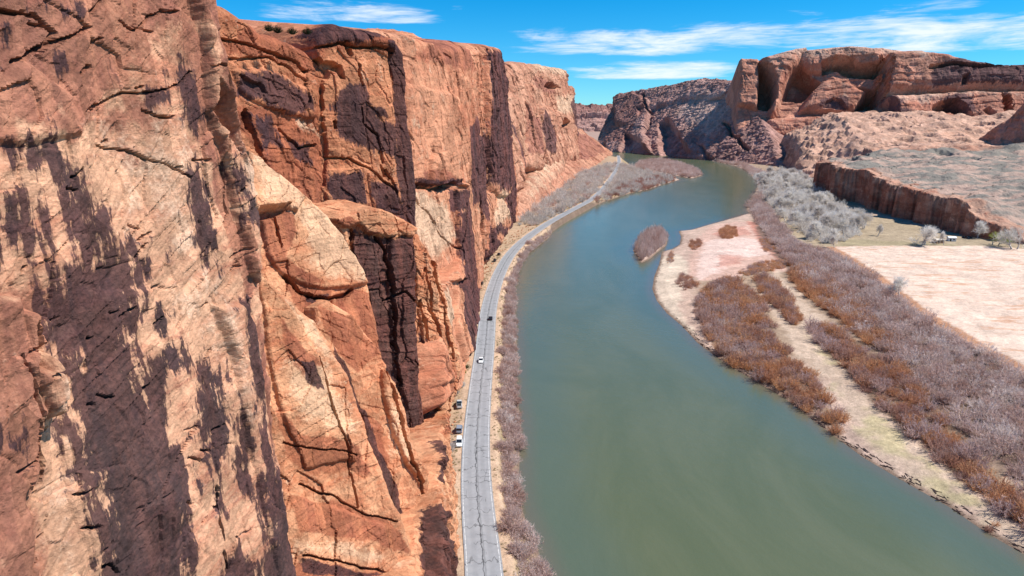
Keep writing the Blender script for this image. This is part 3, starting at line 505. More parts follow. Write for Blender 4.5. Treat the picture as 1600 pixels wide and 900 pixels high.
o = rock('talus_slope', (10, 640, 3), (255, 1850, 3), (-75, 700, 75), T_out,
 [('slab', [(812, 300), (850, 235), (880, 225), (885, 260), (860, 290), (830, 320)], 6, {'r': 12, 'k': 1.5})],
 [('pale', [(815, 300), (850, 240), (885, 230), (880, 262), (850, 290), (822, 320)], 1.5), ('red', [(885, 205), (920, 212), (945, 236), (920, 250), (890, 250)], 1.2)],
 1.8, M_D, rnd=10, k=1., back=26, rough=2.6, scale=60, facet=2.2, fs=16, warp=5, strata=(.5, 8, .1), unit=12, seed=8)
tag(o, 'pale talus slope running down from the distant headland to the road', 'slope')
Ds = [(425, 60), (455, 48), (490, 50), (520, 60), (560, 55), (600, 42), (560, 38), (640, 40), (690, 60), (720, 62), (740, 70)]
o = rock('slickrock_dome', (-98, 215, 90), (-30, 330, 90), (-115, 230, 118), [(380, 62), (405, 60), (440, 58), (462, 62), (480, 70), (505, 66), (540, 46), (575, 39), (610, 40), (650, 50), (675, 62), (690, 70), (690, 160), (380, 160)], [], [('pale', [(420, 50), (490, 50), (490, 90), (420, 80)], 2)],
 .5, M_C, rnd=4, k=2, back=12, rough=1.2, scale=22, strata=(.4, 2, .1), seed=9, unit=4)
tag(o, 'smooth pale slickrock dome on the rim behind the tower', 'slope')

# ------------------------------------------------------------------ the right-hand mesa country
M_R = rock_mat('mesa_sandstone', 9., tan=(.52, .25, .17), orange=(.42, .17, .11), red=(.24, .085, .06), pale=(.55, .35, .26), varn_shade=(.10, .06, .06), varn_shade2=(.16, .08, .075), streak=.9, strata=.7, strata_rot=.05, bump=.12, auto=-.15, autored=.05)
M_L = rock_mat('rubble_sandstone', 7., tan=(.47, .275, .23), orange=(.37, .195, .16), red=(.26, .12, .10), pale=(.58, .40, .33), varn_shade=(.13, .08, .08), varn_shade2=(.20, .11, .10), streak=.2, strata=.6, strata_rot=.3, bump=.25, auto=-.05)
R_out = [(1150, 210), (1152, 150), (1154, 92), (1160, 86), (1172, 85), (1188, 88), (1193, 86), (1210, 76), (1235, 70), (1262, 68), (1285, 64), (1315, 63), (1345, 67), (1390, 66), (1430, 70), (1470, 76), (1500, 80), (1530, 86), (1558, 92), (1620, 88), (1700, 86), (1700, 215), (1560, 230), (1400, 225), (1250, 225)]
R_L = [
 ('slab', [(1155, 86), (1188, 88), (1190, 120), (1184, 165), (1152, 160)], 22, {'r': 10, 'k': 5}),
 ('slab', [(1192, 86), (1262, 68), (1240, 98), (1232, 112), (1222, 135), (1218, 160), (1208, 170), (1210, 120)], 40, {'r': 18, 'k': 3}),
 ('slab', [(1240, 75), (1330, 64), (1380, 70), (1383, 96), (1330, 90), (1285, 104), (1262, 102)], 30, {'r': 25, 'k': 2.5}),
 ('slab', [(1262, 152), (1284, 124), (1322, 121), (1356, 140), (1336, 168), (1255, 168)], 30, {'r': 14, 'k': 3}),
 ('slab', [(1385, 75), (1440, 72), (1558, 93), (1700, 88), (1700, 140), (1560, 133), (1454, 137), (1384, 142)], 62, {'r': 22, 'k': 4}),
 ('slab', [(1384, 140), (1454, 135), (1600, 131), (1700, 135), (1700, 215), (1560, 220), (1394, 206), (1378, 160)], 85, {'r': 18, 'k': 3, 't': (0, -.25)}),
 ('slab', [(1200, 185), (1340, 178), (1400, 190), (1400, 230), (1200, 230)], 25, {'r': 20, 'k': 1.2}),
 ('pit', [(1184, 97), (1206, 105), (1214, 125), (1215, 155), (1206, 167), (1182, 164)], 60, {'k': 5, 'h': 20}),
 ('pit', [(1236, 108), (1249, 101), (1284, 124), (1272, 141), (1252, 155), (1220, 153), (1229, 132)], 60, {'k': 5, 'h': 15}),
 ('pit', [(1327, 132), (1350, 128), (1379, 135), (1376, 155), (1392, 179), (1391, 202), (1350, 200), (1316, 207), (1307, 199), (1339, 176), (1336, 164), (1353, 142)], 55, {'k': 4, 'h': 15}),
 ('pit', [(1282, 102), (1301, 92), (1330, 95), (1347, 101), (1382, 98), (1385, 121), (1362, 119), (1321, 118), (1310, 109), (1287, 115)], 50, {'k': 5, 'h': 10}),
 ('pit', [(1286, 167), (1290, 158), (1302, 152), (1314, 155), (1323, 167)], 10, {'k': 3, 'h': 28}),
 ('pit', [(1458, 173), (1463, 160), (1475, 153), (1500, 149), (1515, 162), (1525, 190), (1512, 192), (1489, 181)], 60, {'k': 5, 'h': 85}),
 ('pit', [(1422, 190), (1428, 178), (1440, 171), (1452, 177), (1454, 196), (1428, 194)], 14, {'k': 2.5, 'h': 85}),
 ('pit', [(1535, 173), (1547, 167), (1558, 181), (1552, 186), (1541, 181)], 22, {'k': 3, 'h': 85}),
 ('pit', [(1500, 120), (1512, 114), (1512, 131), (1502, 132)], 16, {'k': 3, 'h': 60}), ('pit', [(1352, 101), (1380, 99), (1382, 108), (1352, 108)], 14, {'k': 3, 'h': 20}),
 ('crack', [(1385, 78), (1386, 110), (1381, 142)], 10, {'d': 20, 'h': 50}), ('crack', [(1455, 104), (1485, 100), (1530, 104), (1600, 96)], 6, {'d': 12, 'h': 62}), ('crack', [(1575, 140), (1576, 180), (1568, 195)], 8, {'d': 18, 'h': 80})]
R_P = [('varn_shade', [(1451, 118), (1460, 103), (1526, 104), (1600, 96), (1650, 95), (1650, 131), (1500, 134), (1460, 136)], .5), ('varn_shade', [(1384, 150), (1392, 200), (1416, 203), (1406, 160)], .8), ('varn_shade', [(1285, 152), (1322, 152), (1326, 168), (1280, 168)], .6), ('varn_shade', [(1464, 160), (1500, 149), (1525, 190), (1489, 182)], .5),  # patches in the alcove and small recess: overhead shade painted as dark colour
 ('pale', [(1192, 86), (1262, 70), (1345, 68), (1440, 74), (1550, 92), (1440, 100), (1385, 92), (1290, 90), (1200, 110)], 1.), ('pale', [(1384, 142), (1600, 133), (1600, 150), (1400, 165)], .9), ('red', [(1215, 140), (1225, 110), (1232, 120), (1222, 150)], .6)]
o = rock('mesa', (430, 1760, 60), (1260, 1560, 60), (480, 1850, 230), R_out, R_L, R_P, 2.3, M_R, rnd=10, k=9, back=160, rough=6, scale=110, facet=2.2, fs=40, warp=6, strata=(1.6, 15, 0.), unit=22, seed=21,
         crown=([(1150, 86), (1188, 86), (1210, 76), (1262, 68), (1315, 63), (1390, 66), (1470, 76), (1558, 92), (1700, 86)], 40), cap_slope=1.6)
tag(o, 'broad pink sandstone mesa with domes, buttresses and dark alcoves, upper right', 'mesa')

L_out = [(925, 250), (932, 215), (945, 190), (955, 168), (958, 152), (966, 145), (985, 141), (1003, 139), (1030, 136), (1055, 131), (1082, 124), (1105, 121), (1130, 121), (1150, 124), (1160, 148), (1186, 178), (1208, 208), (1222, 238), (1236, 272), (1225, 282), (1180, 262), (1120, 252), (1050, 244), (980, 240)]
L_L = [
 ('slab', [(955, 150), (985, 141), (1010, 150), (1012, 175), (1000, 200), (960, 190)], 22, {'r': 12, 'k': 3}), ('slab', [(1003, 140), (1080, 124), (1150, 124), (1160, 150), (1080, 150), (1010, 170)], 10, {'r': 15, 'k': 1.5}),
 ('slab', [(940, 215), (975, 195), (1000, 195), (1012, 225), (1020, 240), (950, 240)], 18, {'r': 10, 'k': 3}), 
 ('pit', [(1026, 190), (1044, 181), (1062, 207), (1079, 240), (1030, 242), (1027, 213)], 26, {'k': 2, 'h': 4}), ('pit', [(996, 170), (1012, 166), (1006, 182), (1000, 186)], 14, {'k': 3, 'h': 10}), ('pit', [(978, 207), (1000, 218), (1021, 240), (966, 240)], 16, {'k': 2, 'h': 12}),
 ('pit', [(1076, 213), (1090, 222), (1117, 248), (1100, 246)], 16, {'k': 2, 'h': 15}), ('crack', [(1130, 190), (1142, 205), (1160, 228), (1170, 235)], 6, {'d': 12}), ('crack', [(1105, 159), (1130, 152), (1145, 145)], 5, {'d': 9}), ('crack', [(1003, 142), (1015, 180), (1010, 200)], 6, {'d': 12, 'h': 8})]
o = rock('rubble_ridge', (300, 2350, 0), (545, 1480, 0), (590, 2300, 224), L_out, L_L, [('red', [(955, 150), (1000, 142), (1012, 170), (985, 230), (945, 230)], 1.), ('pale', [(1080, 140), (1150, 140), (1150, 180), (1100, 220), (1050, 180)], 1.6)],
 3., M_L, rnd=12, k=2, back=60, rough=5, scale=90, facet=3.6, fs=16, warp=7, strata=(1.8, 12, .35), unit=20, seed=22)
tag(o, 'grey pink rubble ridge sloping to the far bend of the river, below the mesa', 'ridge')

F_out = [(700, 260), (700, 172), (860, 166), (905, 164), (930, 163), (960, 164), (1100, 160), (1100, 260)]
o = rock('far_mesa', (-600, 6500, 0), (1500, 6500, 0), (-600, 7100, 330), F_out, [('slab', [(700, 165), (1100, 160), (1100, 176), (700, 180)], 40, {'r': 15, 'k': 3}), ('slab', [(700, 190), (1100, 188), (1100, 198), (700, 200)], 30, {'r': 20, 'k': 2})], [('red', [(700, 168), (1100, 163), (1100, 182), (700, 184)], 1.5)],
 12, M_L, rnd=20, k=2, back=300, rough=18, scale=300, facet=14, fs=80, warp=20, strata=(12, 45, 0.), unit=60, seed=23)
tag(o, 'far banded purple mesa closing the canyon on the horizon', 'mesa')

# terrace with its undercut wall, rising to the mesa
xs = np.concatenate([np.arange(330, 365, 2.), np.arange(365, 415, .8), np.arange(415, 560, 2.), np.arange(560, 1500, 5.)]); ys = np.arange(470, 1760, 3.)
X, Y = np.meshgrid(xs, ys)
edge = np.interp(Y, [470, 530, 560, 690, 870, 1760], [400, 384, 372, 388, 392, 660]) + 19*fbm(X*0+3.3, Y/55, 5, 41) + 14*ridged(X*0, Y/40, 4, 42) - 9
d = X-edge; rim = np.interp(Y, [470, 515, 540, 565, 690, 840, 1000], [2, 5, 14, 27, 30, 41, 40])
ww = 1.6+110*smooth(Y, 870, 1120); t_ = np.clip((d+1.6)/(ww+1.6), 0, 1); q_ = t_*5+fbm(X/35, Y/35, 3, 49)*.8*smooth(Y, 880, 980); st_ = np.clip((np.floor(q_)+smooth(q_-np.floor(q_), .55, .95))/5, 0, 1)
wall = np.where(Y > 930, st_*smooth(t_, 0, .05), smooth(d, -1.6, 1.6))*(rim+4*fbm(X/40, Y/40, 3, 43)*smooth(d, -1, 1))
hill = 55*smooth(Y-.15*(X-600), 1120, 1560) + smooth(Y, 1080, 1500)*3*ridged(X/75, Y/40, 4, 44) + smooth(X, 900, 1250)*14
steps = 18*smooth(Y, 1000, 1080)*smooth(d, 60, 110)*(.6+.5*fbm(X/80, Y/80, 3, 46))
Z = 2.5+wall+smooth(d, 0, 30)*(hill+steps) + smooth(d, -2, 8)*(fbm(X/30, Y/30, 5, 45)*2.2 + ridged(X/14, Y/9, 3, 47)*1.2)
Z -= np.clip(-6-d, 0, 30)*.35
att = {'varn_shade': np.full(X.size, -1.2), 'pale': (smooth(Y, 1050, 1150)*1.4-1.2).ravel()*smooth(d, 0, 20).ravel()-(1-smooth(d, 0, 20).ravel()), 'red': (.9*(1-smooth(d, -2, 14))-.7).ravel(),
       'wuv': np.stack([X, Y, Z*1.5], -1).reshape(-1, 3), 'flat': (smooth(d, 6, 26)*(1-smooth(Y-.1*(X-500)+30*fbm(X/60, Y/60, 4, 48), 1010, 1110))).ravel()}
M_T = rock_mat('terrace_sandstone', 5., tan=(.52, .31, .22), orange=(.42, .21, .14), red=(.30, .10, .06), pale=(.58, .37, .27), varn_shade=(.08, .05, .05), varn_shade2=(.14, .07, .065), strata=.6, bump=.13, auto=-.3)
nt = M_T.node_tree; gg = N(nt); bs = nt.nodes['Principled BSDF']; old = bs.inputs['Base Color'].links[0].from_socket
v = gg.attr('wuv', 'Vector'); na = gg.noise(gg.vmap(v, (1, 2.2, 1)), .02, 8, .65, .5); nb = gg.noise(v, .35, 6, .7)
flatc = gg.mix(gg.step(na, .45, .58), (.225, .20, .168), (.44, .30, .235)); flatc = gg.mix(gg.step(nb, .60, .70), flatc, (.09, .085, .07))
gg.put(bs.inputs['Base Color'], gg.mix(gg.step(gg.add(gg.attr('flat'), gg.mul(gg.math('SUBTRACT', nb, .5), .6)), .3, .6), old, flatc))
V = np.stack([X, Y, Z], -1).reshape(-1, 3); F = grid_faces(*X.shape, d > -30)
V, F, att = compact(V, F, att)
o = mesh_from('terrace', V, F, M_T, False, att); tag(o, 'flat grey gravel terrace above a shaded red rock wall', 'terrace', kind='structure')
o = rock('sandstone_dome', (840, 1300, 20), (890, 1050, 20), (860, 1304, 120), [(1480, 245), (1500, 236), (1518, 219), (1545, 201), (1570, 184), (1600, 155), (1640, 110), (1720, 80), (1800, 80), (1800, 260), (1480, 260)], [('slab', [(1540, 235), (1560, 205), (1600, 180), (1700, 170), (1700, 250), (1540, 250)], 6, {'r': 10, 'k': 1})], [],
 2., M_R, rnd=10, k=3, back=60, rough=4, scale=60, facet=2, fs=30, warp=4, strata=(1, 14, 0), unit=15, seed=24)
tag(o, 'shaded dark sandstone dome at the right edge below the mesa', 'dome')

# ------------------------------------------------------------------ river, ground, road
WATER_PX = [(856, 905), (848, 885), (836, 845), (822, 815), (814, 790), (811, 750), (812, 700), (814, 660), (808, 625), (806, 600), (809, 560), (806, 520), (805, 480), (804, 450), (811, 420), (824, 398), (842, 384), (858, 371), (868, 352), (890, 340), (920, 325), (950, 313), (985, 302), (1010, 297), (1040, 287), (1062, 281),
 (1050, 275), (1030, 270), (1005, 266), (988, 261), (980, 254), (973, 249), (958, 246), (951, 240), (948, 236), (962, 234.5), (985, 237), (1020, 240), (1060, 243), (1095, 248), (1125, 254), (1150, 260), (1166, 267), (1178, 278), (1184, 290), (1178, 302), (1168, 315), (1166, 328), (1170, 333),
 (1150, 339), (1125, 346), (1100, 353), (1080, 359), (1060, 361), (1064, 370), (1062, 382), (1050, 389), (1034, 393), (1030, 412), (1022, 432), (1019, 452), (1026, 470), (1042, 490), (1064, 508), (1090, 536), (1130, 566), (1180, 596), (1228, 624), (1290, 672), (1350, 716), (1420, 757), (1482, 792), (1540, 832), (1602, 868), (1700, 930)]
Wp = P2(WATER_PX, 0.); Wp = np.vstack([Wp, [[130, -300], [-3, -300], [-3, 60]]])
Wp[-3][0] = 150
ISL = [P2([(989, 392), (995, 402), (1002, 411), (1014, 406), (1028, 394), (1041, 384), (1044, 372), (1036, 362), (1015, 362), (998, 374)], 0), P2([(990, 263), (998, 254), (1020, 250.5), (1045, 251), (1070, 258), (1090, 266), (1097, 274), (1082, 279), (1062, 276), (1040, 272), (1010, 268)], 0)]
ROAD_C = [(762, 1050), (758, 900), (747, 800), (743.5, 740), (744, 680), (751, 600), (758.5, 540), (763, 480), (778, 430), (797, 396), (823, 371), (860, 346), (898, 326), (930, 309), (950, 286), (964, 264), (968, 251), (966, 243)]
RZ = 5.0
rc = P2(ROAD_C, RZ)
def chain(p, step):
    p = np.asarray(p, float)
    for _ in range(3):      # corner cutting
        q = [p[0]]
        for a, b in zip(p[:-1], p[1:]): q += [a*.75+b*.25, a*.25+b*.75]
        p = np.array(q+[p[-1]])
    s = np.concatenate([[0], np.cumsum(np.linalg.norm(np.diff(p, axis=0), axis=1))]); t = np.arange(0, s[-1], step)
    c = np.stack([np.interp(t, s, p[:, k]) for k in (0, 1)], 1); T = np.gradient(c, axis=0); T /= np.linalg.norm(T, axis=1)[:, None]
    return t, c, T
rt, rcc, rT = chain(rc, 2.); rN = np.stack([rT[:, 1], -rT[:, 0]], 1)      # right-hand normal
def river_d(X, Y):
    d = sdf(Wp, X, Y)
    for i in ISL: d = np.minimum(d, -sdf(i, X, Y))
    return d
rdec = rcc[::6]
def ground_z(X, Y, dw=None, dr=None):
    dw = river_d(X, Y) if dw is None else dw; dr = dline(rdec, X, Y) if dr is None else dr
    left = smooth(-dr, -45, -20); n = fbm(X/9, Y/9, 4, 61)
    e = -dw
    right_z = np.where(e < 0, e*.3, np.minimum(e*.16, 1.2) + 1.6*smooth(e, 10, 40) + .6*smooth(e, 60, 120)) + .35*n*smooth(e, 2, 12)
    left_z = np.where(e < 0, e*.4, np.minimum(e*.55, 4.6) + .3*n*smooth(e, 1, 5))
    z = right_z*(1-left)+left_z*left
    z = z*(1-smooth(-dr, -8, -5.2)) + (RZ-.12)*smooth(-dr, -8, -5.2)
    return np.clip(z, -3, 12)
def cat_(*a): return np.concatenate(a)
gy = cat_(np.arange(-300, 40, 20.), np.geomspace(40, 2600, 820), np.geomspace(2650, 60000, 60))
ga = cat_(np.linspace(-4, -.32, 20)[:-1], np.linspace(-.32, .92, 760), np.linspace(.93, 4, 20))
A_, Y = np.meshgrid(ga, gy); X = A_*np.maximum(np.abs(Y)*.985+10, 60)
dw = river_d(X, Y); dr = dline(rdec, X, Y)
Z = ground_z(X, Y, dw, dr)
cols = {}
GZ = 2.
def zone(px, soft=2., amp=2.): 
    q = P2(px, GZ); n = fbm(X/7, Y/7, 5, 71)*amp
    b = (X > q[:, 0].min()-20) & (X < q[:, 0].max()+20) & (Y > q[:, 1].min()-20) & (Y < q[:, 1].max()+20)
    r = np.zeros(X.shape); r[b] = smooth(sdf(q, X[b], Y[b])+n[b], -soft, soft); return r
C = np.zeros(X.shape+(3,)); C[:] = (.33, .235, .165)                       # dry earth
def lay(m, c):
    global C; C = C*(1-m[..., None]) + np.array(c)*m[..., None]
e = -dw
nbig = fbm(X/22, Y/22, 5, 72); nfin = fbm(X/2.5, Y/2.5, 4, 73)
left = smooth(-dr, -60, -25)
lay((1-left)*smooth(e, -2, 1)*(1-smooth(e+6*nbig, 18, 34)), (.47, .335, .265))          # bare sandbar
lay(zone([(1085, 375), (1110, 352), (1150, 345), (1175, 345), (1200, 365), (1225, 400), (1245, 425), (1210, 428), (1180, 415), (1150, 440), (1100, 440), (1078, 430), (1075, 405)], 2, 4), (.52, .34, .27))
lay(zone([(1090, 410), (1105, 375), (1150, 372), (1200, 378), (1205, 400), (1150, 405), (1120, 430), (1090, 438)], 2, 4), (.62, .455, .385))
lay(zone([(1165, 345), (1185, 350), (1235, 410), (1245, 425), (1220, 415), (1190, 385)], 2, 3), (.42, .19, .14))
lay(zone([(1120, 420), (1125, 400), (1160, 402), (1150, 415)], 3, 5)*.7, (.48, .22, .165)); lay(zone([(1110, 365), (1160, 355), (1175, 368), (1130, 372)], 2, 5)*.7, (.47, .22, .165))
lay(zone([(1030, 400), (1060, 395), (1075, 410), (1070, 440), (1060, 480), (1090, 520), (1060, 505), (1030, 470), (1022, 445)], 2, 3), (.55, .44, .34))
lay(zone([(1180, 455), (1220, 510), (1250, 560), (1300, 600), (1330, 660), (1420, 740), (1500, 780), (1600, 850), (1600, 830), (1500, 740), (1400, 660), (1330, 600), (1360, 560), (1330, 530), (1300, 510), (1255, 470), (1215, 425)], 3, 5), (.48, .36, .27))
lay(zone([(1240, 520), (1290, 560), (1320, 620), (1350, 690), (1450, 755), (1530, 800), (1520, 770), (1420, 700), (1340, 600), (1290, 530)], 3, 6)*smooth(nbig, -.2, .3)*.8, (.38, .32, .18))
lay(zone([(1510, 700), (1600, 770), (1600, 790), (1520, 725), (1470, 690)], 2, 2), (.50, .38, .27))
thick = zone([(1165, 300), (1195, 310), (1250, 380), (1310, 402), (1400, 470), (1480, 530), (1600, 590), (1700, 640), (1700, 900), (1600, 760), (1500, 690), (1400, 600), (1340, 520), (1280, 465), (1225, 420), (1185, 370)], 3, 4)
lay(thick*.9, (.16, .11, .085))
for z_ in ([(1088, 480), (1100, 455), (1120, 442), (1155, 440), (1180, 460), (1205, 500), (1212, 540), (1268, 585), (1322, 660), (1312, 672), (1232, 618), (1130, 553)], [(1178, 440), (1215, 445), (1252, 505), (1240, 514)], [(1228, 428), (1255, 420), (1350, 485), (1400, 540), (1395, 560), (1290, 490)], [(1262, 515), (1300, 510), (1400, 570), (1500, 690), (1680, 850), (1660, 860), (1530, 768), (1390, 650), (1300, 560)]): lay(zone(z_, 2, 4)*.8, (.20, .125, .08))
fieldp = [(1304, 388), (1400, 387), (1540, 387), (1700, 400), (1700, 660), (1600, 575), (1540, 545), (1450, 490), (1380, 435)]
lay(zone([(1180, 300), (1230, 270), (1290, 300), (1400, 345), (1520, 372), (1700, 385), (1700, 410), (1300, 392), (1230, 375)], 3, 6), (.35, .27, .18))
lay(zone([(1310, 375), (1400, 380), (1500, 385), (1500, 388), (1310, 390)], 2, 5)*.7, (.31, .255, .15)); lay(zone([(1330, 330), (1420, 352), (1540, 375), (1700, 385), (1700, 378), (1540, 366), (1420, 345)], 2, 3)*.6, (.42, .30, .24))
fz = zone([(1290, 388)]+fieldp[1:4]+[(1700, 680), (1600, 592), (1530, 556), (1440, 500), (1360, 440)], .8, .5); lay(fz, (.42, .22, .13))
fw = zone(fieldp, 1.2, 1.8); lay(fw, (.63, .475, .375))
C *= (1+.16*nfin+.12*nbig)[..., None]
lay(left*smooth(e, -1, 2), (.42, .29, .19)); lay(left*smooth(e, .3, 4)*(1-smooth(-dr, -7.5, -6))*smooth(dr, 4, 6)*.75*(1-smooth(e, 12, 16)), (.30, .235, .13))
lay(left*(1-smooth(dr, 5.4, 7+1.5*nfin)), (.50, .345, .235))
lay(1-smooth(e+.9*nfin, .4, 2.8), (.19, .13, .095))                                   # wet margin
lay(smooth(Y, 2600, 4000), (.36, .24, .19))
gm, g, b = new_mat('earth', .95, .08)
at = g.attr('col', 'Color'); v = g.n.new('ShaderNodeNewGeometry').outputs['Position']
n1 = g.noise(v, .9, 8, .7); n2 = g.noise(v, .12, 7, .65, .5); vo = g.voro(v, .6); n3 = g.noise(g.vmap(v, (.05, .16, .1), (0, 0, .5)), 1., 7, .65, .8)
c = g.mix(1., at, g.lin(g.add(n1, g.mul(g.math('SUBTRACT', n2, .5), 1.)), .2, .8, .66, 1.34), 'MULTIPLY')
c = g.mix(g.mul(g.step(g.add(n3, g.mul(g.math('SUBTRACT', n1, .5), .25)), .53, .63), g.mul(g.attr('field'), .75)), c, (.50, .27, .165))
c = g.mix(g.mul(g.step(g.noise(v, 1.7, 5, .7), .60, .68), g.mul(g.math('SUBTRACT', 1., g.attr('field')), .55)), c, (.12, .095, .065))
g.put(b.inputs['Base Color'], c); g.put(b.inputs['Normal'], g.bump(g.add(n1, n2), .5, .8))
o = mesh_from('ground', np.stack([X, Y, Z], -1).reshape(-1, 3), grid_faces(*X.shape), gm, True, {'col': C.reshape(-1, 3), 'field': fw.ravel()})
tag(o, 'sandy valley floor with sandbars, field and road shoulders', 'ground', kind='structure')

# water
wm, g, b = new_mat('river_water', .07, .5); b.inputs['IOR'].default_value = 1.42
v = g.n.new('ShaderNodeNewGeometry').outputs['Position']
nb = g.noise(g.vmap(v, (.03, .010, 1), (0, 0, .12)), 1., 7, .62, 1.2)
c = g.mix(g.step(nb, .35, .65), (.090, .106, .048), (.110, .122, .060))
c = g.mix(g.step(g.attr('edge'), 0., 7.), (.15, .10, .06), c)
c = g.mix(g.step(g.attr('edge'), 8., 26.), g.mix(.5, c, (.075, .11, .085)), c)
g.put(b.inputs['Base Color'], c)
rp = g.add(g.mul(g.noise(g.vmap(v, (1, .7, 1)), .55, 5, .6), .5), g.noise(v, .12, 4, .55))
g.put(b.inputs['Normal'], g.bump(rp, .16, .7)); b.inputs['Roughness'].default_value = .2; b.inputs['Specular IOR Level'].default_value = .75
wy = cat_(np.arange(-300, 60, 30.), np.geomspace(60, 3200, 300)); wa = np.linspace(-.45, 1.3, 260)
A2, Y2 = np.meshgrid(wa, wy); X2 = A2*np.maximum(np.abs(Y2), 200.)
o = mesh_from('river', np.stack([X2, Y2, X2*0], -1).reshape(-1, 3), grid_faces(*X2.shape), wm, True, {'edge': river_d(X2, Y2).ravel()})
tag(o, 'wide green river curving up the canyon', 'river', kind='structure')

# road
def ribbon(name, off0, off1, z, mat, nx=2, i0=0, i1=None):
    c = rcc[i0:i1]; n = rN[i0:i1]; t = rt[i0:i1]; o_ = np.linspace(off0, off1, nx)
    P = np.concatenate([c[:, None, :]+n[:, None, :]*o_[None, :, None], np.full((len(c), nx, 1), z)], 2)
    u = np.stack(np.broadcast_arrays(o_[None, :], t[:, None], np.zeros((1, 1))), -1)
    F = grid_faces(len(c), nx)[:, ::-1]
    return mesh_from(name, P.reshape(-1, 3), F, mat, True, {'ruv': u.reshape(-1, 3)})
rm, g, b = new_mat('weathered_asphalt', .9, .2); v = g.attr('ruv', 'Vector')
n1 = g.noise(v, .5, 6, .6); n2 = g.noise(v, 6., 4, .7); sx = g.n.new('ShaderNodeSeparateXYZ'); g.put(sx.inputs[0], v)
wv = g.noise(g.vmap(v, (1, .5, 1)), .7, 5, .6)
c = g.mix(g.step(n1, .3, .7), (.245, .245, .255), (.305, .303, .31)); c = g.mix(g.step(n2, .4, .75), c, (.33, .33, .33))
tr = g.math('ABSOLUTE', g.math('SUBTRACT', g.math('ABSOLUTE', g.add(sx.outputs[0], 0.)), 1.75)); c = g.mix(g.mul(g.step(tr, .9, .2), .22), c, (.16, .16, .165))
ctr = g.math('ABSOLUTE', g.add(sx.outputs[0], g.mul(g.math('SUBTRACT', wv, .5), 1.6)))
c = g.mix(g.mul(g.step(ctr, .17, .06), .85), c, (.05, .05, .052)); 
c = g.mix(g.mul(g.step(g.math('ABSOLUTE', g.math('SUBTRACT', g.add(sx.outputs[0], g.mul(g.math('SUBTRACT', n1, .5), .4)), .35)), .3, .05), .4), c, (.12, .12, .122))
yy = g.add(sx.outputs[1], g.mul(g.math('SUBTRACT', g.noise(g.vmap(v, (.35, .12, 1)), 1., 3, .6), .5), 9.)); fr = g.math('ABSOLUTE', g.math('SUBTRACT', g.math('FRACT', g.mul(yy, 1/6.5)), .5))
c = g.mix(g.mul(g.mul(g.step(fr, .035, .015), g.step(g.noise(v, .22, 3, .5), .42, .48)), .62), c, (.055, .055, .057))
ve = g.voro(g.vmap(v, (.5, .22, 1)), 1., 'DISTANCE_TO_EDGE'); c = g.mix(g.mul(g.mul(g.step(ve, .03, .01), g.step(g.noise(v, .12, 3, .5), .56, .62)), .7), c, (.06, .06, .062))
g.put(b.inputs['Base Color'], c)
o = ribbon('road', -3.9, 3.9, RZ+.05, rm, 9); tag(o, 'grey cracked two lane road between cliff and river', 'road', kind='structure')
lm, g, b = new_mat('worn_white_paint', .7, .2); v = g.attr('ruv', 'Vector'); g.put(b.inputs['Base Color'], g.mix(g.step(g.noise(v, 1.2, 6, .7), .42, .58), (.36, .36, .36), (.68, .68, .66)))
for off in (-3.45, 3.45):
    o = ribbon('road_marking', off-.07, off+.07, RZ+.058, lm); tag(o, 'thin white edge line painted along the '+('cliff' if off < 0 else 'river')+' side of the road', 'road marking', kind='structure')
ym, g, b = new_mat('worn_yellow_paint', .7, .2); v = g.attr('ruv', 'Vector'); g.put(b.inputs['Base Color'], g.mix(g.step(g.noise(v, .8, 6, .7), .45, .55), (.23, .23, .235), (.42, .33, .12)))

# ------------------------------------------------------------------ bare shrubs and trees
def twig_mat(name, cols, rough=.9):
    m, g, b = new_mat(name, rough, .05)
    oi = g.n.new('ShaderNodeObjectInfo'); rnd = g.add(g.attr('tw'), oi.outputs['Random']); rnd = g.math('FRACT', rnd)
    r = g.n.new('ShaderNodeValToRGB'); el_ = r.color_ramp.elements
    while len(el_) < len(cols): el_.new(.5)
    for i, c in enumerate(cols): el_[i].position = i/(len(cols)-1); el_[i].color = (*c, 1)
    g.put(r.inputs[0], rnd); c = g.mix(1., r.outputs[0], g.lin(g.attr('tj'), 0, 1, .7, 1.3), 'MULTIPLY')
    d1 = g.n.new('ShaderNodeBsdfDiffuse'); d2 = g.n.new('ShaderNodeBsdfTranslucent'); mx = g.n.new('ShaderNodeMixShader'); mx.inputs[0].default_value = .42   # a flat blade stands for a round twig: lit from either side
    g.put(d1.inputs[0], c); g.put(d2.inputs[0], c); g.l.new(d1.outputs[0], mx.inputs[1]); g.l.new(d2.outputs[0], mx.inputs[2]); g.l.new(mx.outputs[0], g.n['Material Output'].inputs[0]); return m
def tri_blades(P0, P1, w):
    """thin triangular twigs from P0 to P1"""
    n = len(P0); d = P1-P0; s = np.cross(d, rng.normal(size=(n, 3))); s /= np.linalg.norm(s, axis=1)[:, None]+1e-9
    V = np.stack([P0+s*w[:, None]*.5, P0-s*w[:, None]*.5, P1], 1); return V.reshape(-1, 3)
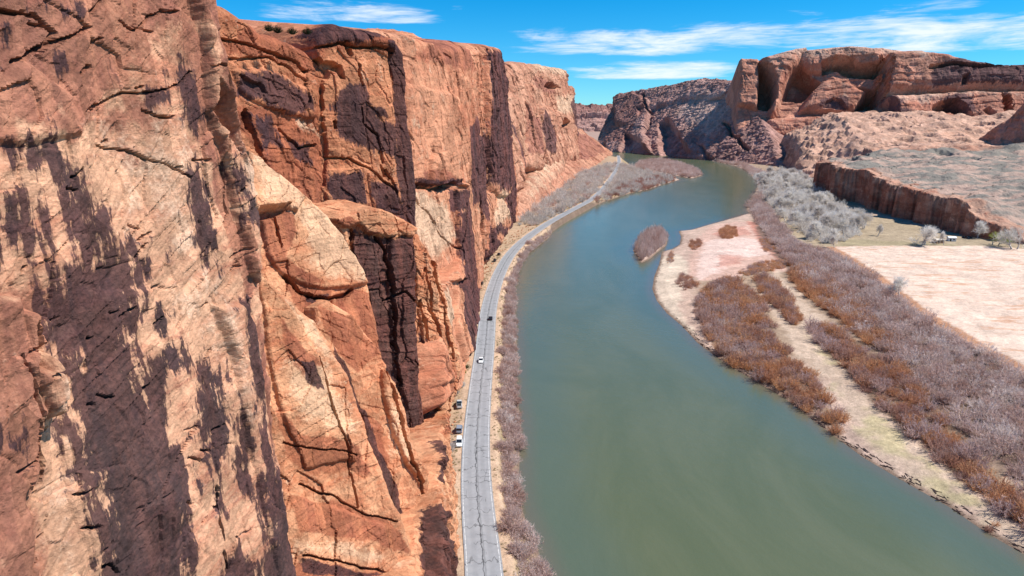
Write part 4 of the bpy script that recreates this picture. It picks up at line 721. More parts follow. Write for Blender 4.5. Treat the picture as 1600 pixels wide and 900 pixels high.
def shrub_proto(n, sub, w, seed, up=.12, spread=1.):
    """unit shrub: radius 1, height 1; stems from the ground, each with side twigs"""
    r = np.random.default_rng(seed); a = r.uniform(0, 2*math.pi, n); q = np.sqrt(r.uniform(0, 1, n))
    tip = np.stack([np.cos(a)*q*spread, np.sin(a)*q*spread, (1-.62*q**2.2)*r.uniform(.62, 1.06, n)], 1)
    base = tip*np.array([.13, .13, 0])+r.normal(size=(n, 3))*np.array([.05, .05, 0])
    V = [tri_blades(base, tip, np.full(n, w*1.5))]
    t = r.uniform(.3, .97, (n, sub)); st = base[:, None]+(tip-base)[:, None]*t[..., None]
    dirn = (tip-base)[:, None]/np.linalg.norm(tip-base, axis=1)[:, None, None]*.55 + r.normal(size=(n, sub, 3))*.55 + np.array([0, 0, up])
    dirn /= np.linalg.norm(dirn, axis=2)[..., None]; ln = r.uniform(.14, .36, (n, sub, 1))
    e = st+dirn*ln; V.append(tri_blades(st.reshape(-1, 3), e.reshape(-1, 3), np.full(n*sub, w)))
    V = np.concatenate(V); V[:, 2] = np.maximum(V[:, 2], -.03); j = np.repeat(r.uniform(0, 1, len(V)//3), 3); return V, j
def mass(name, pos, rad, hgt, tint, protos, mat):
    Vs, T, J = [], [], []
    k = rng.integers(0, len(protos), len(pos)); a = rng.uniform(0, 2*math.pi, len(pos))
    for i, (pv, pj) in enumerate(protos):
        s = np.where(k == i)[0]
        if len(s) == 0: continue
        ca, sa = np.cos(a[s])[:, None], np.sin(a[s])[:, None]
        x = (pv[None, :, 0]*ca-pv[None, :, 1]*sa)*rad[s][:, None]; y = (pv[None, :, 0]*sa+pv[None, :, 1]*ca)*rad[s][:, None]; z = pv[None, :, 2]*hgt[s][:, None]
        Vs.append((np.stack([x, y, z], 2)+pos[s][:, None, :]).reshape(-1, 3)); T.append(np.repeat(tint[s], len(pv))); J.append(np.tile(pj, len(s)))
    V = np.concatenate(Vs); F = np.arange(len(V)).reshape(-1, 3)
    return mesh_from(name, V, F, mat, False, {'tw': np.concatenate(T), 'tj': np.concatenate(J)})
def gz(p): return ground_z(p[:, 0], p[:, 1])
def scatter(px, dens, z=2., ok=None, gap=True):
    q = P2(px, z); lo, hi = q.min(0), q.max(0); n = int((hi-lo).prod()*dens); p = rng.uniform(lo, hi, (n, 2))
    p = p[sdf(q, p[:, 0], p[:, 1])+(2.5 if gap else 1.)*fbm(p[:, 0]/8, p[:, 1]/8, 3, 88) > 0]
    if gap: p = p[fbm(p[:, 0]/11, p[:, 1]/11, 4, 89) > -.42+.5*rng.uniform(-.3, .3, len(p))]
    p = p[(river_d(p[:, 0], p[:, 1]) < -.6)]; p = p[dline(rdec, p[:, 0], p[:, 1]) > 5.3]
    if ok is not None: p = p[ok(p)]
    return np.column_stack([p, gz(p)-.05]) if len(p) else np.zeros((0, 3))
PR = [shrub_proto(34, 8, .035, s) for s in (1, 2, 3)]; PRF = [shrub_proto(16, 6, .075, s) for s in (4, 5, 6)]; PRN = [shrub_proto(80, 13, .034, s) for s in (7, 8, 9, 10)]
c_purple = [(.52, .36, .31), (.68, .53, .48), (.44, .27, .22), (.74, .63, .58), (.54, .34, .28)]
c_orange = [(.58, .43, .40), (.50, .33, .28), (.44, .245, .18), (.54, .275, .16), (.62, .33, .17), (.66, .42, .27)]
c_red = [(.42, .22, .18), (.48, .26, .19), (.36, .19, .16)]
c_grey = [(.60, .55, .50), (.70, .65, .60), (.50, .43, .38), (.64, .59, .54)]
MT = {'purple': twig_mat('tamarisk_twigs', c_purple), 'orange': twig_mat('willow_twigs', c_orange), 'red': twig_mat('red_twigs', c_red), 'grey': twig_mat('grey_twigs', c_grey),
      'white': twig_mat('pale_twigs', [(.82, .77, .71), (.70, .65, .59), (.85, .80, .74), (.60, .54, .49), (.78, .73, .67)]), 'green': twig_mat('olive_leaves', [(.12, .14, .06), (.17, .18, .08), (.09, .10, .05)]), 'straw': twig_mat('straw', [(.40, .33, .17), (.30, .27, .13), (.46, .37, .22)]),
      'dark': twig_mat('juniper_leaves', [(.03, .04, .02), (.045, .055, .028), (.025, .03, .018)]),
      'lime': twig_mat('fresh_leaves', [(.22, .29, .05), (.33, .40, .08)])}
def thicket(name, label, cat, px, dens, r, h, mat, protos=PR, tint=None, z=2., ok=None, gap=True):
    p = scatter(px, dens, z, ok, gap); n = len(p); s = rng.lognormal(-.06, .38, n).clip(.4, 1.8)
    t = (.5+.75*fbm(p[:, 0]/14, p[:, 1]/14, 3, 93)+rng.normal(size=n)*.24) if tint is None else rng.uniform(*tint, n)
    o = mass(name, p, r*s, h*s*rng.uniform(.8, 1.2, n), np.clip(t, .02, .98), protos, MT[mat]); return tag(o, label, cat, kind='stuff')
P1 = [(1168, 318), (1195, 318), (1215, 345), (1245, 385), (1305, 402), (1345, 428), (1400, 470), (1480, 528), (1545, 562), (1600, 592), (1760, 680), (1760, 900), (1600, 760), (1550, 718), (1500, 680), (1440, 610), (1390, 560), (1340, 520), (1285, 475), (1240, 425), (1212, 388), (1185, 350)]
thicket('tamarisk_thicket', 'broad band of leafless purple grey tamarisk between field and willows', 'thicket', P1, .15, 3.0, 3.7, 'purple')
W1 = [(1088, 480), (1100, 455), (1120, 442), (1155, 440), (1180, 460), (1205, 500), (1212, 540), (1240, 560), (1268, 585), (1300, 625), (1322, 660), (1312, 672), (1275, 650), (1232, 618), (1185, 590), (1130, 553), (1100, 520)]
thicket('willow_thicket', 'rust orange leafless willow thicket on the sandbar nearest the river', 'thicket', W1, .20, 2.6, 3.4, 'orange')
thicket('tamarisk_patch', 'pinkish purple brush at the upper tip of the orange sandbar thicket', 'thicket', [(1088, 480), (1105, 455), (1135, 450), (1150, 490), (1190, 560), (1175, 585), (1130, 550), (1100, 520)], .13, 2.1, 3.5, 'purple')
W2 = [(1178, 440), (1195, 434), (1215, 445), (1240, 478), (1252, 505), (1240, 514), (1218, 490), (1190, 462)]
thicket('willow_patch', 'small narrow orange willow patch enclosed by pale sand tracks', 'thicket', W2, .3, 1.9, 3.2, 'orange')
W3 = [(1228, 428), (1255, 420), (1300, 445), (1350, 485), (1400, 540), (1395, 560), (1345, 535), (1290, 490), (1245, 455)]
thicket('willow_belt', 'tan orange willow belt along the inner edge of the purple tamarisk', 'thicket', W3, .19, 2.6, 3.3, 'orange', tint=(.4, .9))
W4 = [(1262, 515), (1300, 510), (1335, 545), (1400, 570), (1450, 630), (1500, 690), (1560, 745), (1600, 790), (1680, 850), (1660, 860), (1600, 825), (1530, 768), (1460, 715), (1390, 650), (1340, 600), (1300, 560)]
thicket('willow_strip', 'long rust coloured willow strip between two pale tracks, lower right', 'thicket', W4, .21, 2.6, 3.3, 'orange')
thicket('red_brush', 'dark red brush fringing the long willow strip on its river side', 'thicket', [(1270, 520), (1310, 560), (1400, 660), (1470, 720), (1600, 820), (1600, 805), (1480, 690), (1400, 610), (1330, 555)], .12, 1.8, 2.6, 'red')
for px_, lab in (([(1122, 360), (1140, 352), (1150, 358), (1152, 372), (1136, 376), (1126, 372)], 'round brown brush patch at the upper end of the pink mudflat'), ([(1188, 376), (1202, 372), (1210, 392), (1196, 396)], 'brown brush patch at the right edge of the pink mudflat'),
                ([(1150, 430), (1185, 412), (1230, 410), (1238, 418), (1205, 426), (1170, 434)], 'flat wide rusty brush patch below the pink mudflat'), ([(1056, 440), (1066, 428), (1082, 434), (1090, 448), (1070, 454)], 'sparse brown brush patch beside the small sandbar pool'), ([(1040, 398), (1050, 392), (1052, 408), (1044, 410)], 'tiny brush patch on the river tip of the sandbar'),
                ([(1076, 378), (1092, 372), (1096, 384), (1082, 390)], 'thin brown brush on the sand near the small island'), ([(1540, 812), (1556, 808), (1570, 826), (1556, 834)], 'low grey brown brush on the bank at the lower right corner')):
    thicket('brush_patch', lab, 'brush', px_, .3, 1.5, 1.9, 'orange', tint=(0, .5), gap=False)
for px_, lab, c_, r_, h_ in (([(989, 392), (995, 402), (1002, 411), (1014, 406), (1028, 394), (1041, 384), (1044, 372), (1036, 362), (1015, 362), (998, 374)], 'dense pinkish brown thicket covering the small midstream island', 'purple', 2.9, 8.5),
                  ([(990, 263), (998, 254), (1020, 250.5), (1045, 251), (1070, 258), (1090, 266), (1097, 274), (1082, 279), (1062, 276), (1040, 272), (1010, 268)], 'low reddish thicket covering the long far island', 'purple', 6., 8.)):
    q = P2(px_, 0); lo, hi = q.min(0), q.max(0); n = int((hi-lo).prod()*(.13 if h_ > 8 else .03)); p = rng.uniform(lo, hi, (n, 2)); p = p[sdf(q, p[:, 0], p[:, 1]) > 1.6]
    p = np.column_stack([p, gz(p)-.1]); o = mass('island_thicket', p, r_*rng.uniform(.7, 1.1, len(p)), h_*rng.uniform(.5, 1.15, len(p)), rng.uniform(0, 1, len(p)), PR, MT[c_]); tag(o, label=lab, cat='thicket', kind='stuff')
# far left bank
FL = [(812, 352), (822, 330), (850, 312), (880, 296), (890, 276), (915, 268), (940, 262), (958, 258), (985, 262), (1030, 271), (1060, 280), (1040, 286), (985, 301), (950, 312), (905, 329), (870, 350), (850, 360), (835, 362)]
thicket('riverside_scrub', 'grey leafless scrub on both sides of the far road', 'scrub', FL, .017, 4.6, 6., 'grey', PR)
thicket('riverside_brush', 'reddish brush along the far left bank below the road', 'brush', [(862, 366), (900, 340), (950, 318), (1010, 296), (1062, 281), (1040, 276), (990, 284), (940, 312), (900, 334), (870, 352)], .06, 3., 4.2, 'red', PR)
FT = [(815, 350), (840, 320), (880, 290), (915, 270), (955, 258), (985, 262), (1040, 275), (985, 300), (930, 318), (880, 345), (840, 362)]
thicket('mixed_brush', 'mauve brown shrubs mixed through the grey scrub by the far road', 'brush', FT, .005, 4.2, 4.6, 'purple', PR)
thicket('far_bank_brush', 'thin line of brown brush on the far outer bank of the bend', 'brush', [(960, 236), (1020, 240), (1095, 247), (1150, 258), (1180, 275), (1190, 295), (1172, 320), (1182, 322), (1205, 300), (1200, 272), (1160, 255), (1095, 244), (1020, 237), (960, 233)], .035, 4., 5., 'purple', PR)
thicket('grove_undergrowth', 'grey undergrowth below the pale leafless cottonwood grove', 'undergrowth', [(1178, 275), (1240, 268), (1285, 300), (1340, 345), (1345, 372), (1305, 385), (1262, 380), (1225, 345), (1195, 312)], .035, 3.6, 5.5, 'white', PR)
# roadside grass
rp_ = []
for sgn, lo, hi in ((1, 4.6, 6.6), (-1, 4.8, 8.)):
    i = rng.integers(0, min(len(rcc), 420), 2200); of = rng.uniform(lo, hi, 2200)*sgn; rp_.append(rcc[i]+rN[i]*of[:, None]+rng.normal(size=(2200, 2))*.6)
p = np.concatenate(rp_); p = p[(fbm(p[:, 0]/6, p[:, 1]/14, 3, 97) > .02) | (rng.uniform(size=len(p)) < .12)]; p = np.column_stack([p, gz(p)-.03]); n = len(p)
o = mass('roadside_grass', p, rng.uniform(.25, .6, n), rng.uniform(.25, .6, n), rng.uniform(0, 1, n), PRF, MT['straw']); tag(o, 'yellowish dry grass tufts along the road shoulders', 'grass', kind='stuff')
# individual shrubs of the left bank
def proto_mesh(name, pv, pj, mat):
    o = mesh_from(name, pv, np.arange(len(pv)).reshape(-1, 3), mat, False, {'tw': np.zeros(len(pv)), 'tj': pj}); me = o.data; bpy.data.objects.remove(o); return me
SHM = [proto_mesh('shrub', *q, MT['purple']) for q in PRN]; SHG = proto_mesh('shrub', *PRN[0], MT['grey']); SHL = proto_mesh('shrub', *PRN[1], MT['lime']); SHO = proto_mesh('shrub', *PRN[2], MT['green']); SHJ = proto_mesh('shrub', *PRN[3], MT['dark'])
def place_mesh(name, me, loc, sc, label, cat, group=None):
    o = bpy.data.objects.new(name, me); o.location = loc; o.scale = sc; o.rotation_euler = (0, 0, rng.uniform(0, 6.28)); COL.objects.link(o); return tag(o, label, cat, group)
k = 0; i = 0
while k < 290 and i < len(rcc)-1:
    i = int(k*.78) if k < 1000 else i; i = min(i, len(rcc)-1)
    c_, n_ = rcc[i], rN[i]; offs = np.arange(5, 40, .4); q = c_+n_*offs[:, None]; dd = river_d(q[:, 0], q[:, 1]); wi = np.argmax(dd > -.2); wmax = offs[wi] if dd.max() > -.2 else 14
    of = rng.uniform(7.2, max(8.4, min(wmax-.4, 15))); p = (c_+n_*of+rng.normal(size=2)*.8)[None]
    k += 1
    if p[0, 1] < 60 or river_d(p[:, 0], p[:, 1])[0] > -.3: continue
    r = rng.uniform(2.1, 3.3); place_mesh('riverside_shrub', SHM[k % 4], (p[0, 0], p[0, 1], gz(p)[0]-.1), (r, r, r*rng.uniform(.95, 1.35)), 'leafless purple grey shrub in the row between the near road and the left river bank', 'shrub', 'shrubs between the road and the left bank')
q = [(rcc[i]+rN[i]*of) for i in range(0, 300) for of in rng.uniform(6.8, 15, 5)]; p = np.array(q); p = p[river_d(p[:, 0], p[:, 1]) < -.5]; p = np.column_stack([p, gz(p)-.1]); n = len(p)
o = mass('bank_underbrush', p, rng.uniform(1.1, 2.1, n), rng.uniform(1.4, 2.9, n), rng.uniform(0, 1, n), PR, MT['purple']); tag(o, 'low purple brown underbrush filling the left bank below the shrubs', 'underbrush', kind='stuff')
def foot(px, py, z=RZ-.1): return on_z(px, py, z)
for (px, py, r, h, me, lab) in ((703, 705, 2.2, 3.4, SHG, 'grey brown bush at the cliff foot behind the parked white car'), (722, 604, 1.6, 1.8, SHG, 'low grey bush at the cliff foot below the yellow bush'), (713, 616, 1.4, 1.5, SHG, 'small grey bush beside the silver parked car'), (725, 583, 1., 1.3, SHL, 'small bright yellow bush at the cliff foot'),
                                (728, 560, 1.3, 1.6, SHO, 'small green bush on the verge near the white moving car'), (730, 575, 1.2, 1.3, SHO, 'olive bush on the verge next to the yellow bush'), (812, 352, 2.4, 3., SHG, 'grey bush at the foot of the streaked cliff by the road bend')):
    l = foot(px, py); place_mesh('bush', me, l, (r, r, h), lab, 'bush')

# bare cottonwoods
def tubes(segs, sides=5):
    V, F = [], []
    for p0, p1, r0, r1 in segs:
        d = p1-p0; d = d/np.linalg.norm(d); u = np.cross(d, (.3, .8, .5)); u /= np.linalg.norm(u); w_ = np.cross(d, u); b0 = len(V)
        for p_, r_ in ((p0, r0), (p1, r1)):
            for j in range(sides): a = 2*math.pi*j/sides; V.append(p_+(u*math.cos(a)+w_*math.sin(a))*r_)
        for j in range(sides): F.append((b0+j, b0+(j+1) % sides, b0+sides+(j+1) % sides, b0+sides+j))
    return np.array(V), np.array(F)
def tree_proto(seed, stems=1, hgt=1.):
    r = np.random.default_rng(seed); segs = []; tips = []
    def grow(p, d, L, rad, lev):
        n = 3
        for i in range(n):
            d = d+r.normal(size=3)*.12+np.array([0, 0, .05]); d /= np.linalg.norm(d); q = p+d*L/n; ra = rad*(1-.22*(i+1)/n*1.6)
            segs.append((p, q, rad, ra)); p = q; rad = ra
            if lev < 4 and i > 0:
                for _ in range(2 if lev < 3 else 1):
                    nd = d*.75+r.normal(size=3)*.55+np.array([0, 0, .12]); nd /= np.linalg.norm(nd); grow(p, nd, L*r.uniform(.6, .8), rad*.62, lev+1)
            if lev >= 3: tips.append((p, d, L))
        if lev < 4: grow(p, d, L*.7, rad*.8, lev+1)
    for s in range(stems):
        a = r.uniform(0, 6.28); d = np.array([math.cos(a)*.35*(stems > 1), math.sin(a)*.35*(stems > 1), 1.]); d /= np.linalg.norm(d)
        grow(np.array([math.cos(a), math.sin(a), 0])*(.06*(stems > 1)), d, .30, .036 if stems == 1 else .024, 0 if stems == 1 else 1)
    tv, tf = tubes(segs, 4)
    tp = np.array([t[0] for t in tips]); td = np.array([t[1] for t in tips]); m = max(2, int(2300/len(tp))); tp = np.repeat(tp, m, 0); td = np.repeat(td, m, 0)
    dd = td*.6+r.normal(size=tp.shape)*.5+np.array([0, 0, .15]); dd /= np.linalg.norm(dd, axis=1)[:, None]; e = tp+dd*r.uniform(.05, .15, (len(tp), 1))
    cv = tri_blades(tp, e, np.full(len(tp), .0075)); s = 1/max(cv[:, 2].max(), .1); return tv*s, tf, cv*s
bark = flat('cottonwood_bark', (.50, .46, .43), .95, .05)
TP = []
for sd_, st_ in ((1, 1), (2, 3), (3, 1), (4, 4)):
    tv, tf, cv = tree_proto(sd_, st_); a = mesh_from('trunk', tv, tf, bark, True); j = np.repeat(rng.uniform(0, 1, len(cv)//3), 3)
    b = mesh_from('crown', cv, np.arange(len(cv)).reshape(-1, 3), MT['white'], False, {'tw': np.zeros(len(cv)), 'tj': j}); TP.append((a.data, b.data)); bpy.data.objects.remove(a); bpy.data.objects.remove(b)
TPG = []
for a, b in TP[1:2]:
    b2 = b.copy(); b2.materials[0] = MT['lime']; TPG.append((a, b2))
def tree(loc, h, wd, label, group=None, k=None, meshes=None):
    t = bpy.data.objects.new('cottonwood_tree', None); COL.objects.link(t); t.location = loc; t.scale = (wd, wd, h); t.rotation_euler = (0, 0, rng.uniform(0, 6.28)); tag(t, label, 'tree', group)
    a, b = (meshes or TP[int(rng.integers(0, 4)) if k is None else k])
    for nm, me in (('trunk', a), ('crown', b)): o = bpy.data.objects.new(nm, me); COL.objects.link(o); o.parent = t
    return t
GR = [(1182, 282), (1215, 270), (1250, 280), (1290, 312), (1320, 345), (1350, 355), (1348, 370), (1300, 384), (1265, 382), (1238, 362), (1215, 335), (1195, 312)]
q = scatter(GR, .03); acc = []
for p in q:
    if all((p[0]-a[0])**2+(p[1]-a[1])**2 > 9.5**2 for a in acc) and len(acc) < 130: acc.append(p)
for p in acc: h_ = rng.uniform(10, 20); tree(p, h_, h_*rng.uniform(.75, 1.25), 'pale leafless cottonwood in the dense white grove on the right bank', 'cottonwoods of the pale grove')
for px, py, h, wd, k, lab in ((1405, 466, 14, 13, 0, 'lone bare tree at the left edge of the pale field'), (1440, 383, 18, 22, 3, 'bare many stemmed cottonwood on the grass above the pale field'), (1527, 373, 17, 17, 0, 'round bare tree in front of the dark terrace wall, right of the huts'),
    (1585, 390, 19, 22, 1, 'large bare grey tree at the right edge of the picture'), (1371, 370, 12, 8, 2, 'slim leaning bare tree on the grass right of the grove'), (1304, 388, 12, 8, 2, 'thin bare sapling at the corner of the pale field'), (1475, 384, 13, 7, 2, 'thin bare tree standing between the two small huts'),
    (1300, 308, 13, 14, 1, 'bare tree in the shade at the far end of the terrace wall'), (1265, 290, 14, 16, 3, 'bare tree at the top edge of the grove below the rock steps')):
    tree(np.append(on_z(px, py, 3.)[:2], 2.4), h, wd, lab, None, k)
l = on_z(1555, 384, 3.); tree((l[0], l[1], 2.4), 13, 18, 'fresh green leafing tree beside the large bare tree at the right edge', None, 1, TPG[0])
# rim junipers
for px, py, Y, lab in ((420, 42, 178, 'leftmost of the dark junipers on the skyline'), (434, 45, 182, 'second small juniper from the left on the skyline'), (456, 47, 186, 'low dark juniper on the skyline beside the pale saddle'), (480, 47, 190, 'round dark juniper just left of the domed cliff cap')):
    l = at_y(px, py+3, Y); place_mesh('juniper', SHJ, (l[0], l[1], l[2]-.6), (1.5, 1.5, 1.9), lab, 'juniper')
# scrub dots on the slickrock
def dots(src, n, cond, r):
    me = bpy.data.objects[src].data; co = np.empty(len(me.vertices)*3, np.float32); me.vertices.foreach_get('co', co); co = co.reshape(-1, 3); no = np.empty_like(co.ravel()); me.vertices.foreach_get('normal', no); no = no.reshape(-1, 3)
    s = np.where((no[:, 2] > .62) & cond(co))[0]; s = rng.choice(s, min(n, len(s)), False); return co[s]
p = np.concatenate([dots('terrace', 900, lambda c: (c[:, 2] > 30) & (c[:, 1] > 560), 1), dots('mesa', 260, lambda c: c[:, 2] > 60, 1), dots('talus_slope', 260, lambda c: c[:, 2] > 6, 1)]); n = len(p)
o = mass('desert_scrub', p-np.array([0, 0, .2]), rng.uniform(.8, 2.2, n), rng.uniform(.8, 1.9, n), rng.uniform(0, 1, n), PRF, MT['dark']); tag(o, 'scattered dark green desert scrub on the far slickrock and terrace', 'scrub', kind='stuff')
# driftwood and debris along the right bank
wq = Wp[44:-4]; V, F = [], []
segs = []
for a, b in zip(wq[:-1], wq[1:]):
    L = np.linalg.norm(b-a); nrm = np.array([(b-a)[1], -(b-a)[0]])/max(L, 1e-6); nrm = -nrm if river_d(*(a+nrm*2)[:, None])[0] > 0 else nrm
    for _ in range(int(L*1.6) if a[1] < 330 else int(L*.3)):
        t = rng.uniform(); p = a+(b-a)*t+nrm*rng.uniform(.2, 3.2); an = math.atan2(*(b-a)[::-1])+rng.normal()*.45; ln = rng.uniform(.5, 2.4); z = ground_z(*p[:, None])[0]+.08
        d = np.array([math.cos(an), math.sin(an), rng.normal()*.08])*ln/2; r = rng.uniform(.05, .16); c = np.array([p[0], p[1], z]); segs.append((c-d, c+d, r, r*.6))
V, F = tubes(segs, 4); o = mesh_from('driftwood', V, F, flat('dark_driftwood', (.085, .055, .05), .9, .1)); tag(o, 'dark driftwood line along the right river bank', 'driftwood', kind='stuff')
# boulders at the foot of the cliff
V, F = [], []; ico = None
import bmesh
bm = bmesh.new(); bmesh.ops.create_icosphere(bm, subdivisions=2, radius=1); iv = np.array([v.co[:] for v in bm.verts]); bm.verts.index_update(); if_ = np.array([[v.index for v in f.verts] for f in bm.faces]); bm.free()
for _ in range(420):
    i = int(rng.integers(0, 330)); of = -rng.uniform(6.2, 13)*(1 if i < 200 else 1.2); c = rcc[i]+rN[i]*of; r = rng.uniform(.18, .55)*(1.6 if rng.uniform() < .1 else 1); s = rng.uniform(0, 50)
    v = iv*(1+.45*np.array([pn(np.array([q[0]*1.3+s]), np.array([q[1]*1.3+q[2]]), 3)[0] for q in iv])[:, None])*np.array([1, rng.uniform(.6, 1), rng.uniform(.5, .9)])*r
    F.append(if_+sum(len(q) for q in V)); V.append(v+np.array([c[0], c[1], RZ-.1+r*.15]))
V = np.concatenate(V); o = mesh_from('fallen_rocks', V, np.concatenate(F), M_S, False, {'wuv': V*np.array([1, 1, 2.]), 'varn_shade': np.full(len(V), -1.), 'red': np.full(len(V), -.6), 'pale': np.full(len(V), -.6)}); tag(o, 'orange fallen rocks scattered along the cliff foot beside the road', 'rocks', kind='stuff')

# ------------------------------------------------------------------ vehicles
glass = flat('car_glass', (.015, .018, .022), .08, .6); rubber = flat('tyre_rubber', (.02, .02, .02), .8); alloy = flat('wheel_alloy', (.5, .5, .52), .35, .5, .8)
lampm = flat('lamp_lens', (.75, .75, .75), .15, .6); tailm = flat('tail_lens', (.35, .02, .02), .2, .5); trimm = flat('black_trim', (.025, .025, .027), .6)
paints = {'white': flat('white_paint', (.78, .78, .76), .25, .5), 'silver': flat('silver_blue_paint', (.30, .35, .42), .3, .5, .3), 'black': flat('black_paint', (.02, .02, .023), .2, .5), 'grey': flat('dark_grey_paint', (.06, .065, .07), .25, .5), 'pearl': flat('pale_silver_paint', (.60, .62, .62), .28, .5, .2)}
def loft(st, mat, name, parent, cap=True):
    """st: list of (x, half width bottom, half width top, z0, z1): rounded box sections along x"""
    V, F = [], []; m = 10
    for x, wb, wt, z0, z1 in st:
        h = z1-z0; r = min(.12, h*.3)
        V += [(x, -wb+r*.5, z0), (x, wb-r*.5, z0), (x, wb, z0+r), (x, (wb*.55+wt*.45)+.01, z0+h*.5), (x, wt, z1-r), (x, wt-r, z1), (x, -wt+r, z1), (x, -wt, z1-r), (x, -(wb*.55+wt*.45)-.01, z0+h*.5), (x, -wb, z0+r)]
    for i in range(len(st)-1):
        for j in range(m): F.append((i*m+j, i*m+(j+1) % m, (i+1)*m+(j+1) % m, (i+1)*m+j))
    bm = bmesh.new(); vs = [bm.verts.new(v) for v in V]
    for f in F: bm.faces.new([vs[i] for i in f])
    if cap: bm.faces.new(vs[:m][::-1]); bm.faces.new(vs[-m:])
    bmesh.ops.recalc_face_normals(bm, faces=bm.faces); me = bpy.data.meshes.new(name); bm.to_mesh(me); bm.free(); me.materials.append(mat)
    o = bpy.data.objects.new(name, me); COL.objects.link(o); o.parent = parent; return o
def lathe_y(prof, mat, name, parent, seg=18):
    V, F = [], []; n = len(prof)
    for i in range(seg):
        a = 2*math.pi*i/seg
        for r, y in prof: V.append((r*math.cos(a), y, r*math.sin(a)))
    for i in range(seg):
        for j in range(n-1): F.append((i*n+j, i*n+j+1, ((i+1) % seg)*n+j+1, ((i+1) % seg)*n+j))
    o = mesh_from(name, np.array(V), np.array(F), mat, True); o.parent = parent; return o
def car(style, paint, loc, yaw, label, group=None, name='car'):
    t = bpy.data.objects.new(name, None); COL.objects.link(t); t.location = loc; t.rotation_euler = (0, 0, yaw); tag(t, label, {'pickup': 'pickup truck', 'suv': 'car', 'sedan': 'car'}[style], group)
    hw = .93; zb = .32; belt = {'suv': 1.02, 'sedan': .92, 'pickup': 1.08}[style]; L = {'suv': 2.35, 'sedan': 2.3, 'pickup': 2.75}[style]; roof = {'suv': 1.74, 'sedan': 1.44, 'pickup': 1.82}[style]
    nose = {'suv': .92, 'sedan': .74, 'pickup': 1.05}[style]
    loft([(-L, hw*.82, hw*.78, zb+.12, belt-.12), (-L+.08, hw*.94, hw*.9, zb+.02, belt-.02), (-L+.5, hw, hw*.95, zb, belt), (.4, hw, hw*.95, zb, belt), (.95, hw, hw*.94, zb, belt-.02), (L-.45, hw*.98, hw*.9, zb, nose), (L-.1, hw*.9, hw*.82, zb+.04, nose-.14), (L, hw*.76, hw*.7, zb+.12, nose-.3)], paint, 'body', t)
    x0, x1 = {'suv': (-2.2, 1.15), 'sedan': (-1.75, 1.1), 'pickup': (-.55, 1.35)}[style]
    x2, x3 = {'suv': (-1.95, .35), 'sedan': (-1.05, .2), 'pickup': (-.35, .65)}[style]
    loft([(x0, hw*.9, hw*.86, belt-.06, belt+.01), (x2, hw*.93, hw*.78, belt-.06, roof-.05), (x3, hw*.93, hw*.78, belt-.06, roof-.05), (x1, hw*.9, hw*.86, belt-.06, belt+.01)], glass, 'window', t)
    loft([(x2-.06, hw*.74, hw*.70, roof-.07, roof-.02), (x2+.2, hw*.80, hw*.72, roof-.08, roof), (x3-.25, hw*.80, hw*.72, roof-.08, roof), (x3+.05, hw*.74, hw*.70, roof-.07, roof-.02)], paint, 'roof', t)
    for s in (-1, 1):
        loft([(x0+.1, .03, .025, 0, .06), (x2, .03, .025, roof-belt-.1, roof-belt-.04)], paint, 'pillar', t).location = (0, s*hw*.84, belt)
        loft([(x1-.05, .03, .025, 0, .06), (x3+.02, .03, .025, roof-belt-.1, roof-belt-.04)], paint, 'pillar', t).location = (0, s*hw*.84, belt)
        loft([(L-.2, .16, .15, nose-.34, nose-.18), (L-.04, .14, .13, nose-.35, nose-.22)], lampm, 'headlight', t).location = (0, s*.58, .012)
        loft([(-L-.015, .12, .11, belt-.34, belt-.12), (-L+.1, .12, .11, belt-.34, belt-.1)], tailm, 'taillight', t).location = (0, s*.66, .012)
        loft([(.85, .09, .08, belt, belt+.14), (1.0, .08, .07, belt+.02, belt+.13)], paint, 'mirror', t).location = (0, s*1.02, 0)
        for x in (-L+.85, L-.85):
            wv_ = bpy.data.objects.new('wheel', None); COL.objects.link(wv_); wv_.parent = t; wv_.location = (x, s*(hw-.1), .35)
            lathe_y([(.2, -.11), (.33, -.12), (.355, -.08), (.355, .08), (.33, .12), (.2, .11)], rubber, 'tyre', wv_); lathe_y([(.0, s*.10), (.06, s*.105), (.21, s*.10), (.215, s*.04)], alloy, 'rim', wv_)
    if style == 'pickup':
        loft([(-2.65, .72, .72, belt-.02, belt+.006), (-.62, .72, .72, belt-.02, belt+.006)], trimm, 'cargo_bed', t)
    return t
def yaw_at(p):
    i = int(np.argmin(((rcc-p[:2])**2).sum(1))); return math.atan2(rT[i, 1], rT[i, 0])
def rcar(style, col, px, py, label, flip=False, z=RZ-.12, dyaw=0.):
    p = on_z(px, py, z); car(style, paints[col], p, yaw_at(p)+(math.pi if flip else 0)+dyaw, label)
rcar('suv', 'white', 717.5, 694, 'white car parked below the cliff, nearest of the three parked on the shoulder', True)
rcar('suv', 'silver', 717.5, 673, 'silver blue car parked directly behind the white parked car')
rcar('pickup', 'pearl', 717.5, 634, 'pale pickup truck parked in the pullout at the cliff foot', False, dyaw=.08)
rcar('sedan', 'white', 751.5, 565, 'white car driving on the road in the left lane', True, RZ+.05)
rcar('sedan', 'black', 766.5, 499, 'small black car driving away in the right lane', False, RZ+.05)
rcar('suv', 'black', 752.5, 444, 'black car parked alone at the cliff foot before the bend')
rcar('suv', 'grey', 773, 408, 'dark grey car parked at the cliff foot in the bend, left of a pair', dyaw=.1)
rcar('sedan', 'black', 779.5, 398, 'black car parked farthest along the bend at the cliff foot')
rcar('pickup', 'grey', 943, 289, 'dark pickup truck far away on the road', True, RZ+.05)
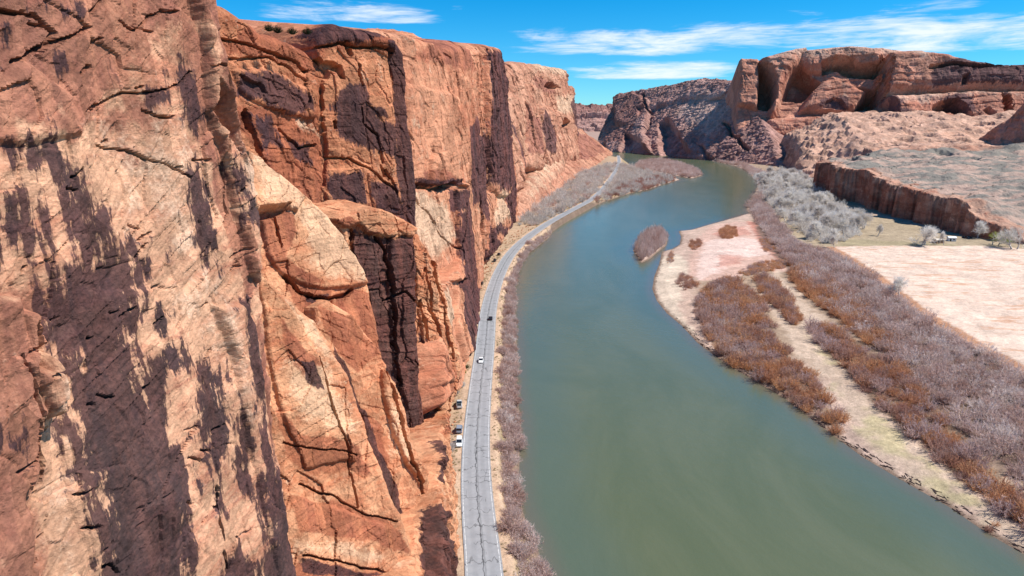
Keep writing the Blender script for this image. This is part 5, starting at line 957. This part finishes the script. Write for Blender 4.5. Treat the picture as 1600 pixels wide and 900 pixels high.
for px, py, st, c_, lab in ((1507, 373, 'suv', 'black', 'dark car parked in front of the terrace wall right of the huts'), (1514, 374, 'pickup', 'grey', 'dark grey pickup truck parked beside a dark car near the terrace wall')):
    p = np.append(on_z(px, py, 2.6)[:2], 2.62); p[2] = gz(p[None, :2])[0]; car(st, paints[c_], p, .3, lab)

# ------------------------------------------------------------------ two small huts beyond the field
def bx(name, x0, x1, y0, y1, z0, z1, mat, parent):
    V = np.array([(x, y, z) for z in (z0, z1) for y in (y0, y1) for x in (x0, x1)], float); F = np.array([(0, 2, 3, 1), (4, 5, 7, 6), (0, 1, 5, 4), (2, 6, 7, 3), (0, 4, 6, 2), (1, 3, 7, 5)])
    o = mesh_from(name, V, F, mat); o.parent = parent; return o
def hut(px, py, L, Wd, Hh, wall, roofc, label, yaw):
    p = on_z(px, py, 2.6); t = bpy.data.objects.new('hut', None); COL.objects.link(t); t.location = (p[0], p[1], gz(p[None, :2])[0]-.05); t.rotation_euler = (0, 0, yaw); tag(t, label, 'hut')
    bx('wall', -L/2, L/2, -Wd/2, Wd/2, 0, Hh, wall, t); d = bx('door', -L*.32, -L*.32+1., -Wd/2-.06, -Wd/2-.003, .05, 2.05, trimm, t); bx('handle', -L*.32+.8, -L*.32+.9, -Wd/2-.1, -Wd/2-.063, .95, 1.1, alloy, d)
    w_ = bx('window', L*.08, L*.08+1.3, -Wd/2-.05, -Wd/2-.003, 1., 1.9, glass, t); bx('frame', L*.08-.1, L*.08+1.4, -Wd/2-.07, -Wd/2-.053, 1.9, 2.0, wall, w_)
    V = np.array([(-L/2-.3, -Wd/2-.35, Hh+.003), (L/2+.3, -Wd/2-.35, Hh+.003), (L/2+.3, 0, Hh+.9), (-L/2-.3, 0, Hh+.9), (-L/2-.3, Wd/2+.35, Hh+.003), (L/2+.3, Wd/2+.35, Hh+.003)]); F = np.array([(0, 1, 2, 3), (3, 2, 5, 4), (0, 4, 5, 1)])
    r = mesh_from('roof', V, F, roofc); r.parent = t
    g_ = mesh_from('gable', np.array([(s*L/2*.98, y, z) for s in (-1, 1) for y, z in ((-Wd/2, Hh), (Wd/2, Hh), (0, Hh+.82))]), np.array([(0, 1, 2), (3, 5, 4)]), wall); g_.parent = t
hut(1465, 381, 7, 5, 2.8, flat('brown_boards', (.22, .13, .08), .9), flat('pale_roof', (.55, .48, .40), .8), 'small brown hut with a pale roof beyond the field', .25)
hut(1486, 378, 5.5, 4, 2.8, flat('white_boards', (.75, .74, .70), .8), flat('white_roof', (.78, .77, .74), .7), 'small white hut right of the brown one beyond the field', -.2)
